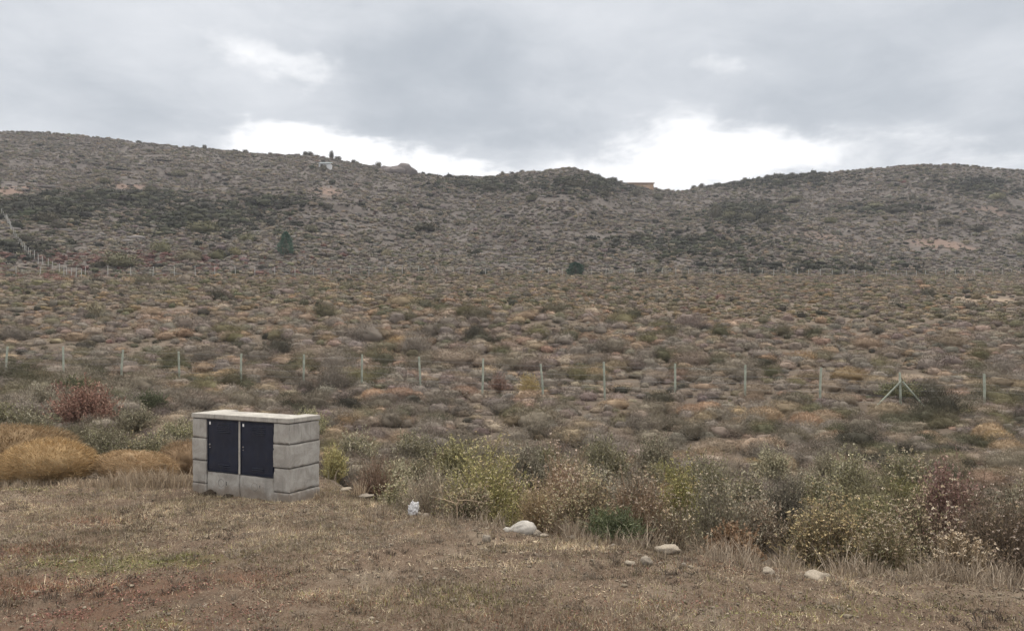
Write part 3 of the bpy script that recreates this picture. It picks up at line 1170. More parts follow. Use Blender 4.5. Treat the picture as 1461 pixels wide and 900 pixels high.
# straining post with two slanting struts
bx, by, bz = pts[2 + 14]
dirn = np.array([pts[17][0] - pts[16][0], pts[17][1] - pts[16][1]])
dirn /= np.linalg.norm(dirn)
r0 = root.location
for s_ in (-1, 1):
    mb = MB()
    ex_, ey_ = bx + dirn[0] * s_ * 0.97, by + dirn[1] * s_ * 0.97
    ez_ = float(terrain(ex_, ey_, False))
    mb.tube([(bx - r0.x + dirn[0] * s_ * 0.04, by - r0.y - 0.07, bz - r0.z + 1.08), (ex_ - r0.x, ey_ - r0.y - 0.07, ez_ - r0.z - 0.05)], 0.034, 8)
    mb.build('strut', M_POST, root)

# far fence along the foot of the hill
pts = []
x_ = -84.0
while x_ < 118:
    y_ = 126.5 + 0.354 * x_
    pts.append((x_, y_, float(terrain(x_, y_, False)) - 0.05))
    x_ += 2.63 * random.uniform(0.94, 1.06)
fence('wire_fence', 'distant wire fence of small grey posts running straight along the foot of the hill', pts, 1.5, 0.05, (0.5, 0.95, 1.35), M_POSTF)

# fence climbing the slope on the left
line = [(116, 399), (94, 394.5), (79, 389), (66, 382), (56, 377), (43, 369), (35, 361), (25, 347), (16, 331), (8, 316), (1, 306)]
wp = np.array([locate(*p)[:2] for p in line])
seg = np.hypot(*(wp[1:] - wp[:-1]).T)
cum = np.concatenate([[0], np.cumsum(seg)])
pts = []
for s_ in np.arange(0, cum[-1], max(cum[-1] / 46, 2.4)):
    a_, b_ = np.interp(s_, cum, wp[:, 0]), np.interp(s_, cum, wp[:, 1])
    pts.append((a_, b_, float(terrain(a_, b_, False)) - 0.05))
fence('wire_fence', 'fence of pale posts climbing the hillside away from the far fence', pts, 1.55, 0.05, (0.5, 1.0, 1.4), M_POSTF)

# ------------------------------------------------------------------ small buildings on the skyline
def build_shed():
    x, y, z = locate(463, 241)
    root = empty('shed', (x, y, z))
    tag(root, 'tiny white shed with grey roof near the top of the left ridge', 'shed')
    mb = MB()
    mb.box((-2.1, 0, -0.6), (2.1, 3.0, 1.9))
    mb.build('wall', M_WALLW, root)
    mb = MB()
    i = 0
    mb.v += [(-2.3, -0.3, 1.91), (2.3, -0.3, 1.91), (2.3, 3.3, 3.0), (-2.3, 3.3, 3.0), (-2.3, -0.3, 2.03), (2.3, -0.3, 2.03), (2.3, 3.3, 3.12), (-2.3, 3.3, 3.12)]
    mb.f += [(0, 3, 2, 1), (4, 5, 6, 7), (0, 1, 5, 4), (1, 2, 6, 5), (2, 3, 7, 6), (3, 0, 4, 7)]
    mb.build('roof', M_ROOF, root)
    mb = MB()
    mb.box((-1.5, -0.03, -0.4), (-0.5, 0.02, 1.6))
    mb.build('door', M_DARK, root)
    return root


build_shed()


def build_lodge():
    x, y, z = locate(912, 272)
    y = 322
    x = (912 - CU) / F * y
    z = float(terrain(x, y, False))
    top = EYE + (HZ - 261.5) / F * y
    root = empty('low_building', (x, y, z))
    tag(root, 'long low ochre building on the saddle of the skyline', 'building')
    h = max(top - z, 2.0)
    mb = MB()
    mb.box((-5.0, 0, -1.5), (6.2, 5, h - 0.35))
    mb.build('wall', M_CLAY, root)
    mb = MB()
    mb.box((-5.4, -0.5, h - 0.33), (6.6, 5.4, h))
    mb.build('roof', plain_mat('brown_roof', (0.34, 0.23, 0.16), 0.8, 0.1, 0.4), root)
    for k in range(5):
        mb = MB()
        a = -4.2 + 2.0 * k
        mb.box((a, -0.03, h - 1.55), (a + 1.1, 0.04, h - 0.6))
        mb.build('window', plain_mat('window_glass', (0.42, 0.30, 0.22), 0.25, 0.2, 0.5), root)
    return root


build_lodge()

# ------------------------------------------------------------------ stones, sack, bag
def stone_mesh(seed, flat=0.55, rough=0.13, sub=3):
    import bmesh
    bm = bmesh.new()
    bmesh.ops.create_icosphere(bm, subdivisions=sub, radius=1)
    r = random.Random(seed)
    ds = [(np.array([r.gauss(0, 1) for _ in range(3)]), r.uniform(0.72, 0.97)) for _ in range(11)]
    ds = [(d / np.linalg.norm(d), k) for d, k in ds]
    co = np.array([v.co[:] for v in bm.verts])
    for d, k in ds:
        p = co @ d
        over = np.maximum(p - k, 0)
        co -= 0.8 * over[:, None] * d
    n = fbm(co[:, 0] * 1.7 + seed, co[:, 1] * 1.7 + co[:, 2] * 1.3, seed, 3)
    co *= (1 + rough * 0.5 * n)[:, None]
    co[:, 2] *= flat
    for v, c in zip(bm.verts, co):
        v.co = c
    me = bpy.data.meshes.new('stone')
    bm.to_mesh(me)
    bm.free()
    me.polygons.foreach_set('use_smooth', [True] * len(me.polygons))
    return me


_YT = np.linspace(3.5, 9.6, 1500)


def on_terrace(u, v):
    """point of the terrace seen at a photo pixel (the last one before the edge if it falls beyond)"""
    x = (u - CU) / F * _YT
    z = terrain(x, _YT, False)
    vv = HZ - F * (z - EYE) / _YT
    ok = (vv <= v) | (edge_d(x, _YT) > 0.12)
    k = int(np.argmax(ok))
    return float(x[k]), float(_YT[k]), float(z[k])


STONES = [  # u, v of the foot, width px, height px, material, label
    (694, 772, 15, 12, M_STONE2, 'rounded brown stone on bare soil in front of the white sack'),
    (766, 760, 21, 12, M_STONE2, 'domed grey stone just in front of the white sack'),
    (776, 765, 15, 5, M_STONE, 'thin flat stone beside the domed stone near the sack'),
    (815, 768, 18, 6, M_STONE2, 'flat slanting stone at the foot of the flowering shrub'),
    (955, 789, 42, 15, M_STONE, 'long pale slab stone lying in dry grass along the shrub edge'),
    (922, 805, 21, 15, M_STONE2, 'round egg-shaped stone, biggest in the loose cluster below the pale slab'),
    (899, 806, 17, 8, M_STONE, 'small pale angular stone left of the round egg-shaped one'),
    (943, 806, 9, 7, M_STONE, 'tiny pale pebble right of the round egg-shaped stone'),
    (975, 810, 12, 9, M_STONE2, 'left one of two small stones touching each other'),
    (986, 812, 12, 8, M_STONE, 'right one of two small stones touching each other'),
    (1029, 797, 10, 7, M_STONE, 'small pale stone below the rusty dry leaves'),
    (1097, 820, 24, 13, M_STONE, 'pale squat stone in dry white grass under the golden shrub'),
    (1168, 828, 46, 15, M_STONE, 'broad whitish boulder half hidden in white grass, largest stone of the edge'),
    (424, 779, 20, 6, M_STONE, 'flat pale stone pressed into soil in front of the cabinet'),
    (476, 779, 22, 5, M_STONE2, 'dull flat stone right of the pale stone before the cabinet'),
    (592, 730, 18, 9, M_STONE2, 'grey stone lying below the white plastic bag'),
    (607, 736, 12, 7, M_STONE2, 'smaller stone beside the grey one below the plastic bag'),
    (51, 848, 14, 8, M_STONE, 'white chip of stone among rusty moss'),
    (909, 852, 11, 6, M_STONE, 'little cream stone in the reddish moss'),
    (819, 856, 16, 5, M_STONE2, 'thin grey stone lying in short grass'),
    (1238, 812, 18, 10, M_STONE, 'pale stone deep in grass under the white-headed shrub'),
    (876, 779, 11, 4, M_STONE2, 'small flat stone in front of the green-based shrub'),
    (520, 684, 26, 6, M_STONE2, 'low grey stone on the gravel lip beside the cabinet'),
    (493, 683, 20, 5, M_STONE, 'pale flat stone on the gravel lip nearest the cabinet'),
]
for k, (u_, v_, wp_, hp_, mt_, lab_) in enumerate(STONES):
    x, y, z = on_terrace(u_, v_)
    me = stone_mesh(100 + k, 1.0, 0.42)
    me.materials.append(mt_)
    o = link('stone', me)
    sx = 0.86 * wp_ / F * y / 2
    sz = 0.9 * hp_ / F * y / 2
    o.scale = (sx, sx * 0.8, sz * 1.15)
    o.location = (x, y + sx * 0.4, z + sz * 0.45)
    o.rotation_euler = (0, random.uniform(-0.12, 0.12), random.uniform(-0.5, 0.5))
    tag(o, lab_, 'stone')


def lump_mesh(name, fn, nu, nv, mat):
    """closed surface fn(theta, phi) -> xyz"""
    th = np.linspace(0, 2 * math.pi, nu, endpoint=False)
    ph = np.linspace(-math.pi / 2, math.pi / 2, nv)
    TH, PH = np.meshgrid(th, ph)
    V = fn(TH, PH).reshape(-1, 3)
    i = np.arange(nv - 1)[:, None] * nu
    j = np.arange(nu)[None]
    Q = np.stack([i + j, i + (j + 1) % nu, i + nu + (j + 1) % nu, i + nu + j], -1).reshape(-1, 4)
    return np_mesh(name, V, Q, None, mat, True)


def build_sack():
    x, y, z = on_terrace(745, 757)

    def fn(T, P):
        X = np.cos(P) * np.cos(T)
        Yy = np.cos(P) * np.sin(T)
        Zz = np.sin(P)
        wr = 1 + 0.05 * fbm(X * 3 + 9, Zz * 5 + Yy * 3, 81, 3) + 0.03 * np.abs(fbm(X * 7, Zz * 3 + Yy * 9, 83, 2))
        body = np.where(X < 0, 1 - 0.55 * np.clip(-X, 0, 1) ** 1.2, 1.0)
        return np.stack([X * 0.165 * wr - 0.0, Yy * 0.12 * wr * body, (Zz * 0.095 * body * wr) + 0.05 - 0.02 * np.clip(-X, 0, 1)], -1)
    root = empty('sack', (x, y, z + 0.005))
    root.scale = (0.86, 0.86, 0.9)
    tag(root, 'dirty white stuffed sack lying at the foot of the shrubs', 'sack')
    link('sack_body', lump_mesh('sack_body', fn, 40, 24, M_SACK), root)

    def fn2(T, P):
        X = np.cos(P) * np.cos(T)
        Yy = np.cos(P) * np.sin(T)
        Zz = np.sin(P)
        wr = 1 + 0.12 * fbm(X * 5, Zz * 6 + Yy * 5, 85, 3)
        return np.stack([X * 0.055 * wr - 0.17, Yy * 0.05 * wr, Zz * 0.042 * wr + 0.035], -1)
    link('sack_neck', lump_mesh('sack_neck', fn2, 24, 14, M_SACK), root)
    return root


build_sack()


def build_bag():
    x, y, z = on_terrace(590, 728)

    def fn(T, P):
        X = np.cos(P) * np.cos(T)
        Yy = np.cos(P) * np.sin(T)
        Zz = np.sin(P)
        n = np.abs(fbm(X * 3.1 + 4, Zz * 3.3 + Yy * 2.9, 91, 3))
        n2_ = np.abs(fbm(X * 7 + 2, Zz * 6 + Yy * 7, 93, 2))
        r = 0.72 + 0.42 * n + 0.16 * n2_
        return np.stack([X * 0.07 * r, Yy * 0.055 * r, Zz * 0.095 * r + 0.07 + 0.02 * X], -1)
    o = link('plastic_bag', lump_mesh('plastic_bag', fn, 56, 36, M_PLASTIC), None, (x, y, z))
    o.scale = (0.85, 0.85, 0.85)
    tag(o, 'crumpled white plastic bag caught on the edge of the shrubs', 'plastic bag')


build_bag()

# dark clods heaped against the cabinet front
for (u_, v_, s_, lab_) in [(296, 708, 0.10, 'dark clod of earth against the left foot of the cabinet'), (324, 711, 0.07, 'smaller dark clod of earth beside the larger clod at the cabinet')]:
    x, y, z = on_terrace(u_, v_)
    me = stone_mesh(int(u_), 0.6, 0.5)
    me.materials.append(plain_mat('dark_earth', (0.06, 0.045, 0.032), 0.95, 0.4, 30, 0.8, 60))
    o = link('earth_clod', me, None, (x, y + 0.03, z + 0.015))
    o.scale = (s_, s_ * 0.7, s_ * 0.75)
    tag(o, lab_, 'earth clod')

# ------------------------------------------------------------------ pebbles
def pebbles():
    rng = np.random.default_rng(5)
    import bmesh
    tm = []
    for k in range(6):
        bm = bmesh.new()
        bmesh.ops.create_icosphere(bm, subdivisions=1, radius=1)
        V = np.array([v.co[:] for v in bm.verts]) * (1 + 0.22 * rng.normal(size=(len(bm.verts), 1)))
        bm.verts.index_update()
        T = np.array([[v.index for v in f.verts] for f in bm.faces])
        bm.free()
        tm.append((V, T, rng.random(len(V)) * 0.3 + 0.35))
    n = 24000
    y = np.sqrt(rng.uniform(9, 92, n))
    x = rng.uniform(-0.8, 0.8, n) * y
    # gravel is thickest around the cabinet and along the edge of the terrace
    d = edge_d(x, y)
    dens = 0.13 + 1.6 * np.exp(-((d + 0.1) / 0.45) ** 2) * sstep(430, 480, CU + F * x / y) * (1 - 0.7 * sstep(600, 700, CU + F * x / y)) + 0.9 * np.exp(-((x + 2.6) / 1.5) ** 2 - ((y - 7.4) / 0.8) ** 2) + 0.6 * np.exp(-((x + 0.5) / 1.3) ** 2 - ((y - 6.3) / 0.7) ** 2)
    dens = dens * np.clip(0.7 + 0.9 * fbm(x * 1.5, y * 1.5, 95, 2), 0.1, 1.8)
    k = (d < 0.5) & (rng.random(n) < dens)
    x, y = x[k], y[k]
    z = terrain(x, y)
    s = np.minimum(0.003 + rng.gamma(1.3, 0.0036, len(x)), 0.019)
    sc = np.stack([s * rng.uniform(0.9, 1.6, len(x)), s, s * rng.uniform(0.45, 0.8, len(x))], -1)
    b = np.exp(0.22 * rng.normal(size=(len(x), 1)))
    ca = np.array([[0.17, 0.135, 0.10]]) * b
    cb = np.array([[0.36, 0.30, 0.235]]) * b
    V, T, C = scatter_merge(tm, rng.integers(0, 6, len(x)), np.stack([x, y, z + 0.003 + s * 0.15], -1), sc, rng.uniform(0, 6.28, len(x)), ca, cb)
    tag(link('gravel', np_mesh('gravel', V, T, C, M_PLANT)), kind='stuff')


pebbles()

# ------------------------------------------------------------------ short dry turf on the terrace, tall dry grass on its edge
def turf():
    rng = np.random.default_rng(6)
    n = 900000
    y = np.sqrt(rng.uniform(3.2 ** 2, 9.9 ** 2, n))
    x = rng.uniform(-0.8, 0.8, n) * y
    d = edge_d(x, y)
    patch = fbm(x * 1.1, y * 1.6, 101, 4)
    p2 = fbm(x * 5, y * 5, 103, 3)
    keep = (d < 0.35) & (rng.random(n) < np.clip(0.55 + 0.5 * patch + 0.6 * p2, 0.16, 1.0))
    # not inside the cabinet
    ex = np.array([math.cos(ANG), -math.sin(ANG)])
    ey = np.array([math.sin(ANG), math.cos(ANG)])
    lx = (x - BX) * ex[0] + (y - BY) * ex[1]
    ly = (x - BX) * ey[0] + (y - BY) * ey[1]
    keep &= ~((lx > -BW - 0.01) & (lx < 0.01) & (ly > -0.01) & (ly < BD + 0.02))
    x, y, patch = x[keep], y[keep], patch[keep]
    n = len(x)
    z = terrain(x, y)
    gr, rd = moss(x, y)
    tilt = rng.normal(0, 0.75, n)
    a = rng.uniform(0, 2 * math.pi, n)
    dr = unit(np.stack([np.sin(tilt) * np.cos(a), np.sin(tilt) * np.sin(a), np.abs(np.cos(tilt)) * 0.8 + 0.05], -1))
    flat = rng.random(n) < 0.25
    dr[flat] = unit(np.stack([np.cos(a[flat]), np.sin(a[flat]), rng.uniform(0.0, 0.15, flat.sum())], -1))
    L = rng.gamma(4, 0.0062, n) * (1 + 0.4 * np.clip(patch, -0.5, 1))
    Wd = rng.uniform(0.0022, 0.005, n)
    V, T = blades(np.stack([x, y, z - 0.002], -1), dr, L, Wd, rng)
    r = rng.random(n)
    c = np.where((r < 0.45)[:, None], np.array([[0.31, 0.255, 0.185]]), np.array([[0.22, 0.175, 0.128]]))
    c = np.where((r > 0.78)[:, None], np.array([[0.11, 0.08, 0.06]]), c)
    c = np.where((rng.random(n) < 0.07 + 0.75 * gr)[:, None], np.array([[0.15, 0.14, 0.055]]), c)
    c = np.where((rng.random(n) < 0.05 + 0.65 * rd)[:, None], np.array([[0.17, 0.088, 0.06]]), c)
    cl = fbm(x * 14, y * 14, 105, 3)
    c = c * np.exp(0.22 * rng.normal(size=(n, 1))) * np.exp(0.42 * cl + 0.42 * fbm(x * 1.6, y * 2.4, 107, 3))[:, None] * 1.45
    tag(link('dry_turf', np_mesh('dry_turf', V, T, np.repeat(c, 3, 0), M_PLANT)), kind='stuff')


turf()


def ground_rosettes():
    """tiny red and green leaves creeping over the soil"""
    rng = np.random.default_rng(16)
    n = 260000
    y = np.sqrt(rng.uniform(3.6 ** 2, 9.7 ** 2, n))
    x = rng.uniform(-0.76, 0.76, n) * y
    gr, rd = moss(x, y)
    cl = fbm(x * 7, y * 7, 131, 3)
    big = fbm(x * 1.2, y * 1.8, 133, 3)
    pr = np.clip((1.35 * np.maximum(gr, rd) + 0.18 + 0.25 * big) * (0.55 + 1.1 * cl), 0, 1)
    k = (edge_d(x, y) < 0.1) & (rng.random(n) < pr) & ~((np.abs(x + 3.0) < 1.0) & (np.abs(y - 8.8) < 0.75))
    x, y, gr, rd = x[k], y[k], gr[k], rd[k]
    n = len(x)
    z = terrain(x, y) + rng.uniform(0.0, 0.014, n)
    a = rng.uniform(0, 6.28, n)
    dr = unit(np.stack([np.cos(a), np.sin(a), rng.uniform(-0.1, 0.8, n)], -1))
    V, T = leaves(np.stack([x, y, z], -1), dr, rng.uniform(0.004, 0.011, n), 0.5, rng)
    c = np.where((rng.random(n) < 0.5)[:, None], np.array([[0.12, 0.085, 0.06]]), np.array([[0.20, 0.155, 0.11]]))
    c = np.where((rng.random(n) < gr * 1.1)[:, None], np.array([[0.17, 0.165, 0.06]]), c)
    c = np.where((rng.random(n) < rd * 0.9)[:, None], np.array([[0.235, 0.105, 0.07]]), c)
    c = c * np.exp(0.3 * rng.normal(size=(n, 1)))
    tag(link('creeping_moss', np_mesh('creeping_moss', V, T, np.repeat(c, 4, 0), M_PLANT)), kind='stuff')


ground_rosettes()


def tufts(name, pts, rng, nb, hmean, cols, spread=0.35, wid=0.004, rad=0.05):
    """pts (n,3): bundles of upright dry blades as one sheet of grass"""
    n = len(pts)
    nb = np.asarray(nb) * np.ones(n, int)
    idx = np.repeat(np.arange(n), nb)
    m = len(idx)
    a = rng.uniform(0, 2 * math.pi, m)
    rr = rad * np.sqrt(rng.random(m))
    hm = (np.asarray(hmean) * np.ones(n))[idx]
    base = pts[idx] + np.stack([rr * np.cos(a), rr * np.sin(a), np.zeros(m)], -1) * (hm / 0.2)[:, None]
    tl = np.abs(rng.normal(0, spread, m))
    a2 = a + rng.normal(0, 0.7, m)
    d1 = np.stack([np.sin(tl) * np.cos(a2), np.sin(tl) * np.sin(a2), np.cos(tl)], -1)
    L = hm * rng.uniform(0.45, 1.2, m)
    mid = base + d1 * (L * 0.6)[:, None]
    d2 = unit(d1 + np.stack([0.5 * np.cos(a2), 0.5 * np.sin(a2), -0.25 * np.ones(m)], -1) * rng.uniform(0, 1.4, m)[:, None])
    tip = mid + d2 * (L * 0.4)[:, None]
    side = unit(np.cross(d1, rng.normal(size=(m, 3)))) * (wid / 2 * rng.uniform(0.7, 1.4, m))[:, None]
    V = np.stack([base - side, base + side, mid + side * 0.8, mid - side * 0.8, tip], 1).reshape(-1, 3)
    i = (np.arange(m) * 5)[:, None]
    T = np.concatenate([i + np.array([[0, 1, 2]]), i + np.array([[0, 2, 3]]), i + np.array([[3, 2, 4]])], 0)
    cols = np.asarray(cols)
    c = cols[rng.integers(0, len(cols), m)] * np.exp(0.2 * rng.normal(size=(m, 1)))
    return V, T, np.repeat(c, 5, 0)


def tall_grass():
    rng = np.random.default_rng(8)
    parts = []
    pale = [(0.42, 0.335, 0.225), (0.36, 0.28, 0.18), (0.27, 0.21, 0.14), (0.50, 0.41, 0.29)]
    gold = [(0.54, 0.42, 0.26), (0.46, 0.35, 0.21), (0.36, 0.27, 0.165)]
    # band along the terrace edge
    u = rng.uniform(540, 1620, 560)
    E = np.interp(u, EDGE_U, EDGE_Y)
    y = E + rng.normal(0.06, 0.2, len(u))
    x = (u - CU) / F * y
    z = terrain(x, y, False)
    ok = np.ones(len(x), bool)
    for (uu, vv, rr) in [(745, 757, 0.26), (955, 789, 0.2), (590, 728, 0.16), (922, 805, 0.12), (1168, 828, 0.1)]:
        sx, sy, _z = on_terrace(uu, vv)
        ok &= np.hypot(x - sx, y - sy + 0.05) > rr
    cl = fbm(u / 28, y * 3, 115, 2)
    hh = (0.09 + 0.10 * rng.random(len(u)) + 0.05 * sstep(1050, 1300, u) * rng.random(len(u))) * np.clip(0.9 + 0.9 * cl, 0.35, 1.9)
    parts.append(tufts('g', np.stack([x, y, z - 0.01], -1)[ok], rng, 13, hh[ok], pale, 0.42, 0.0036, 0.07))
    # low bunches over the trodden terrace, straw, grey and dark dead ones
    n = 9000
    y = np.sqrt(rng.uniform(3.7 ** 2, 9.6 ** 2, n))
    x = rng.uniform(-0.76, 0.76, n) * y
    pb = fbm(x * 1.3, y * 2.0, 141, 3)
    kk = (edge_d(x, y) < 0.1) & (rng.random(n) < np.clip(0.42 + 0.65 * pb, 0.04, 1)) & ~((np.abs(x + 3.0) < 1.0) & (np.abs(y - 8.8) < 0.75))
    x, y = x[kk], y[kk]
    tone = fbm(x * 1.1 + 5, y * 1.7, 143, 3)
    P3 = np.stack([x, y, terrain(x, y) - 0.004], -1)
    for lo_, hi_, cols_ in ((-9, -0.25, [(0.11, 0.085, 0.062), (0.16, 0.12, 0.085), (0.085, 0.068, 0.05)]), (-0.25, 0.3, [(0.30, 0.245, 0.175), (0.22, 0.175, 0.125), (0.15, 0.115, 0.08)]), (0.3, 9, [(0.42, 0.35, 0.255), (0.33, 0.27, 0.19), (0.24, 0.19, 0.135)])):
        m_ = (tone > lo_) & (tone <= hi_)
        if m_.any():
            parts.append(tufts('g', P3[m_], rng, 22, rng.uniform(0.02, 0.055, m_.sum()), cols_, 0.75, 0.0035, 0.16))
    # golden fringe under the mounds at the left, up to the cabinet
    u = rng.uniform(-120, 274, 330)
    y = 9.18 + rng.normal(0, 0.12, len(u)) + np.where(u < 120, 0.15, 0.0)
    x = (u - CU) / F * y
    hh = np.interp(u, [-100, 110, 180, 270], [0.09, 0.10, 0.24, 0.22]) * rng.uniform(0.7, 1.2, len(u))
    parts.append(tufts('g', np.stack([x, y, terrain(x, y, False) - 0.01], -1), rng, 14, hh, np.vstack([gold, pale[:2]]), 0.28, 0.0045, 0.05))
    # a few tufts by the cabinet's right foot and on the lip
    for (uu, vv, hgt, nbl) in [(452, 712, 0.12, 40), (440, 720, 0.09, 30), (514, 700, 0.2, 70), (508, 705, 0.17, 50), (545, 735, 0.16, 50), (470, 700, 0.1, 30), (530, 742, 0.14, 50)]:
        p = np.array([on_terrace(uu, vv)])
        parts.append(tufts('g', p, rng, nbl, hgt, gold if uu < 530 else pale, 0.35, 0.004, 0.06))
    # sparse bunch grass between the shrubs of the near plain
    n = 11000
    y = np.sqrt(rng.uniform(9 ** 2, 52 ** 2, n))
    x = rng.uniform(-0.8, 0.8, n) * y
    k = (edge_d(x, y) > 0.5) & (rng.random(n) < np.clip(0.6 + 0.6 * fbm(x / 3, y / 3, 111, 2), 0.1, 1))
    x, y = x[k], y[k]
    parts.append(tufts('g', np.stack([x, y, terrain(x, y, False) - 0.01], -1), rng, 9, rng.uniform(0.10, 0.3, len(x)), [(0.33, 0.265, 0.185), (0.27, 0.215, 0.15), (0.22, 0.18, 0.125), (0.25, 0.23, 0.13)], 0.4, 0.010, 0.08))
    V, T, C = join(parts)
    tag(link('dry_grass', np_mesh('dry_grass', V, T, C, M_PLANT)), kind='stuff')


tall_grass()

# ------------------------------------------------------------------ plants one can point at
def shoots(rng, h, wx, wy, ns, nb, lean=0.0, curve=0.35, fill=0.35, tilt=(0, 0)):
    """stems fanning from one root, each with side twigs. returns stem polylines, twig polylines"""
    d = dome_dirs(ns, rng, 0.25)
    rad = rng.uniform(fill, 1.0, ns) ** 0.6
    tip = d * np.array([wx / 2, wy / 2, h]) * rad[:, None]
    tip[:, 2] = np.maximum(tip[:, 2], 0.25 * h)
    tip[:, 0] += tilt[0] * tip[:, 2]
    base = np.stack([rng.normal(0, 0.07 * wx, ns), rng.normal(0, 0.07 * wy, ns), np.full(ns, -0.03)], -1)
    k = 6
    t = np.linspace(0, 1, k)[None, :, None]
    P = base[:, None] * (1 - t) + tip[:, None] * t
    side = tip.copy()
    side[:, 2] = 0
    P -= side[:, None] * (curve * np.sin(math.pi * t) * 0.55)
    P += rng.normal(0, 0.012 * h, (ns, k, 3)) * t
    # twigs
    si = np.repeat(np.arange(ns), nb)
    tt = rng.uniform(0.35, 0.98, len(si))
    f = tt * (k - 1)
    i0 = np.minimum(f.astype(int), k - 2)
    fr = (f - i0)[:, None]
    b0 = P[si, i0] * (1 - fr) + P[si, i0 + 1] * fr
    sd = unit(P[si, -1] - P[si, 0])
    dr = unit(sd + 0.55 * rng.normal(size=(len(si), 3)) + np.array([0, 0, 0.35]))
    L = h * rng.uniform(0.10, 0.30, len(si))
    tk = np.linspace(0, 1, 3)[None, :, None]
    Q = b0[:, None] + dr[:, None] * (L[:, None, None] * tk) + np.array([0, 0, 1.0]) * (0.18 * L[:, None, None] * tk * tk)
    return P, Q


def twig_shrub(name, label, cat, loc, h, w, seed, stem=(0.11, 0.085, 0.065), leaf=None, heads=None, ns=110, nb=5, nleaf=2600, lsize=0.011, asp=0.35,
               nhead=0, hsize=0.011, group=None, depth=None, rs=0.0035, curve=0.35, leaf_lo=0.3, fill=0.35, tilt=0.0, head_lo=0.55):
    rng = np.random.default_rng(seed)
    stem = (1.55 * stem[0], 1.55 * stem[1], 1.3 * stem[2])
    lsize *= 1.25
    nleaf, ns, nhead = int(nleaf * 3.2), int(ns * 1.2), int(nhead * 1.6)
    leaf_lo = max(leaf_lo, 0.30)
    h *= 0.86
    nhead = int(nhead * 0.8)
    rs *= 1.25
    root = empty(name, loc, rng.uniform(-0.4, 0.4))
    tag(root, label, cat, group)
    P, Q = shoots(rng, h, w, depth or w, ns, nb, 0, curve, fill, (tilt, 0))
    tS = np.linspace(1, 0.35, P.shape[1])[None, :] * rs * rng.uniform(0.7, 1.3, (len(P), 1))
    V1, T1 = tubes(P, tS)
    V2, T2 = tubes(Q, np.linspace(0.5, 0.2, 3)[None, :] * rs * np.ones((len(Q), 1)))
    c1 = np.repeat(np.array(stem)[None] * np.exp(0.22 * rng.normal(size=(len(P), 1))), P.shape[1] * 3, 0)
    c2 = np.repeat(np.array(stem)[None] * 1.25 * np.exp(0.25 * rng.normal(size=(len(Q), 1))), 9, 0)
    V, T, C = join([(V1, T1, c1), (V2, T2, c2)])
    link('stems', np_mesh('stems', V, T, C, M_PLANT), root)
    if leaf is not None and nleaf:
        cols = np.array(leaf)
        i = rng.integers(0, len(Q), nleaf)
        f = rng.uniform(0.1, 1.0, nleaf)[:, None]
        c = Q[i, 0] * (1 - f) + Q[i, 2] * f
        c = c + rng.normal(0, 0.010, c.shape)
        ok = c[:, 2] > leaf_lo * h * rng.uniform(0.5, 1.4, nleaf)
        c, i = c[ok], i[ok]
        dr = unit(unit(Q[i, 2] - Q[i, 0]) + 0.6 * rng.normal(size=c.shape))
        V, T = leaves(c, dr, lsize * rng.uniform(0.6, 1.4, len(c)), asp, rng)
        cc = cols[rng.integers(0, len(cols), len(c))] * np.exp(0.2 * rng.normal(size=(len(c), 1)))
        link('foliage', np_mesh('foliage', V, T, np.repeat(cc, 4, 0), M_PLANT), root)
    if nhead:
        cols = np.array(heads)
        tips = np.concatenate([Q[:, 2], P[:, -1]])
        ht = tips[:, 2] / h + 0.15 * rng.normal(size=len(tips))
        rim = np.hypot(tips[:, 0] / (w / 2), tips[:, 1] / ((depth or w) / 2))
        score = ht + 0.4 * rim
        sel = np.argsort(-score)[: int(nhead * 1.25)]
        sel = rng.choice(sel, min(nhead, len(sel)), replace=False)
        hc = tips[sel]
        m = 11
        cen = np.repeat(hc, m, 0) + rng.normal(0, hsize * 0.6, (len(hc) * m, 3)) * np.array([1.2, 1.2, 0.6])
        dr = unit(rng.normal(size=cen.shape) + np.array([0, 0, 0.8]))
        V, T = leaves(cen, dr, hsize * rng.uniform(0.3, 0.7, len(cen)), 0.6, rng)
        hc_ = cols[rng.integers(0, len(cols), len(hc))] * np.exp(0.18 * rng.normal(size=(len(hc), 1)))
        cc = np.repeat(hc_, m, 0) * np.exp(0.12 * rng.normal(size=(len(cen), 1)))
        link('blossoms', np_mesh('blossoms', V, T, np.repeat(cc, 4, 0), M_PLANT), root)
    return root


def cushion(name, label, cat, loc, h, w, seed, pal, n=5200, blen=0.16, bwid=0.014, group=None, depth=None, up=0.28):
    rng = np.random.default_rng(seed)
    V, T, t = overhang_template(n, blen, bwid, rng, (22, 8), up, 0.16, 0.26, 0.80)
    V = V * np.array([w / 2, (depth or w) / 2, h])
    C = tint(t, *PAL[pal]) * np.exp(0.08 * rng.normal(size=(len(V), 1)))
    o = link(name, np_mesh(name, V, T, C, M_PLANT), None, loc)
    o.rotation_euler[2] = rng.uniform(0, 6)
    tag(o, label, cat, group)
    return o


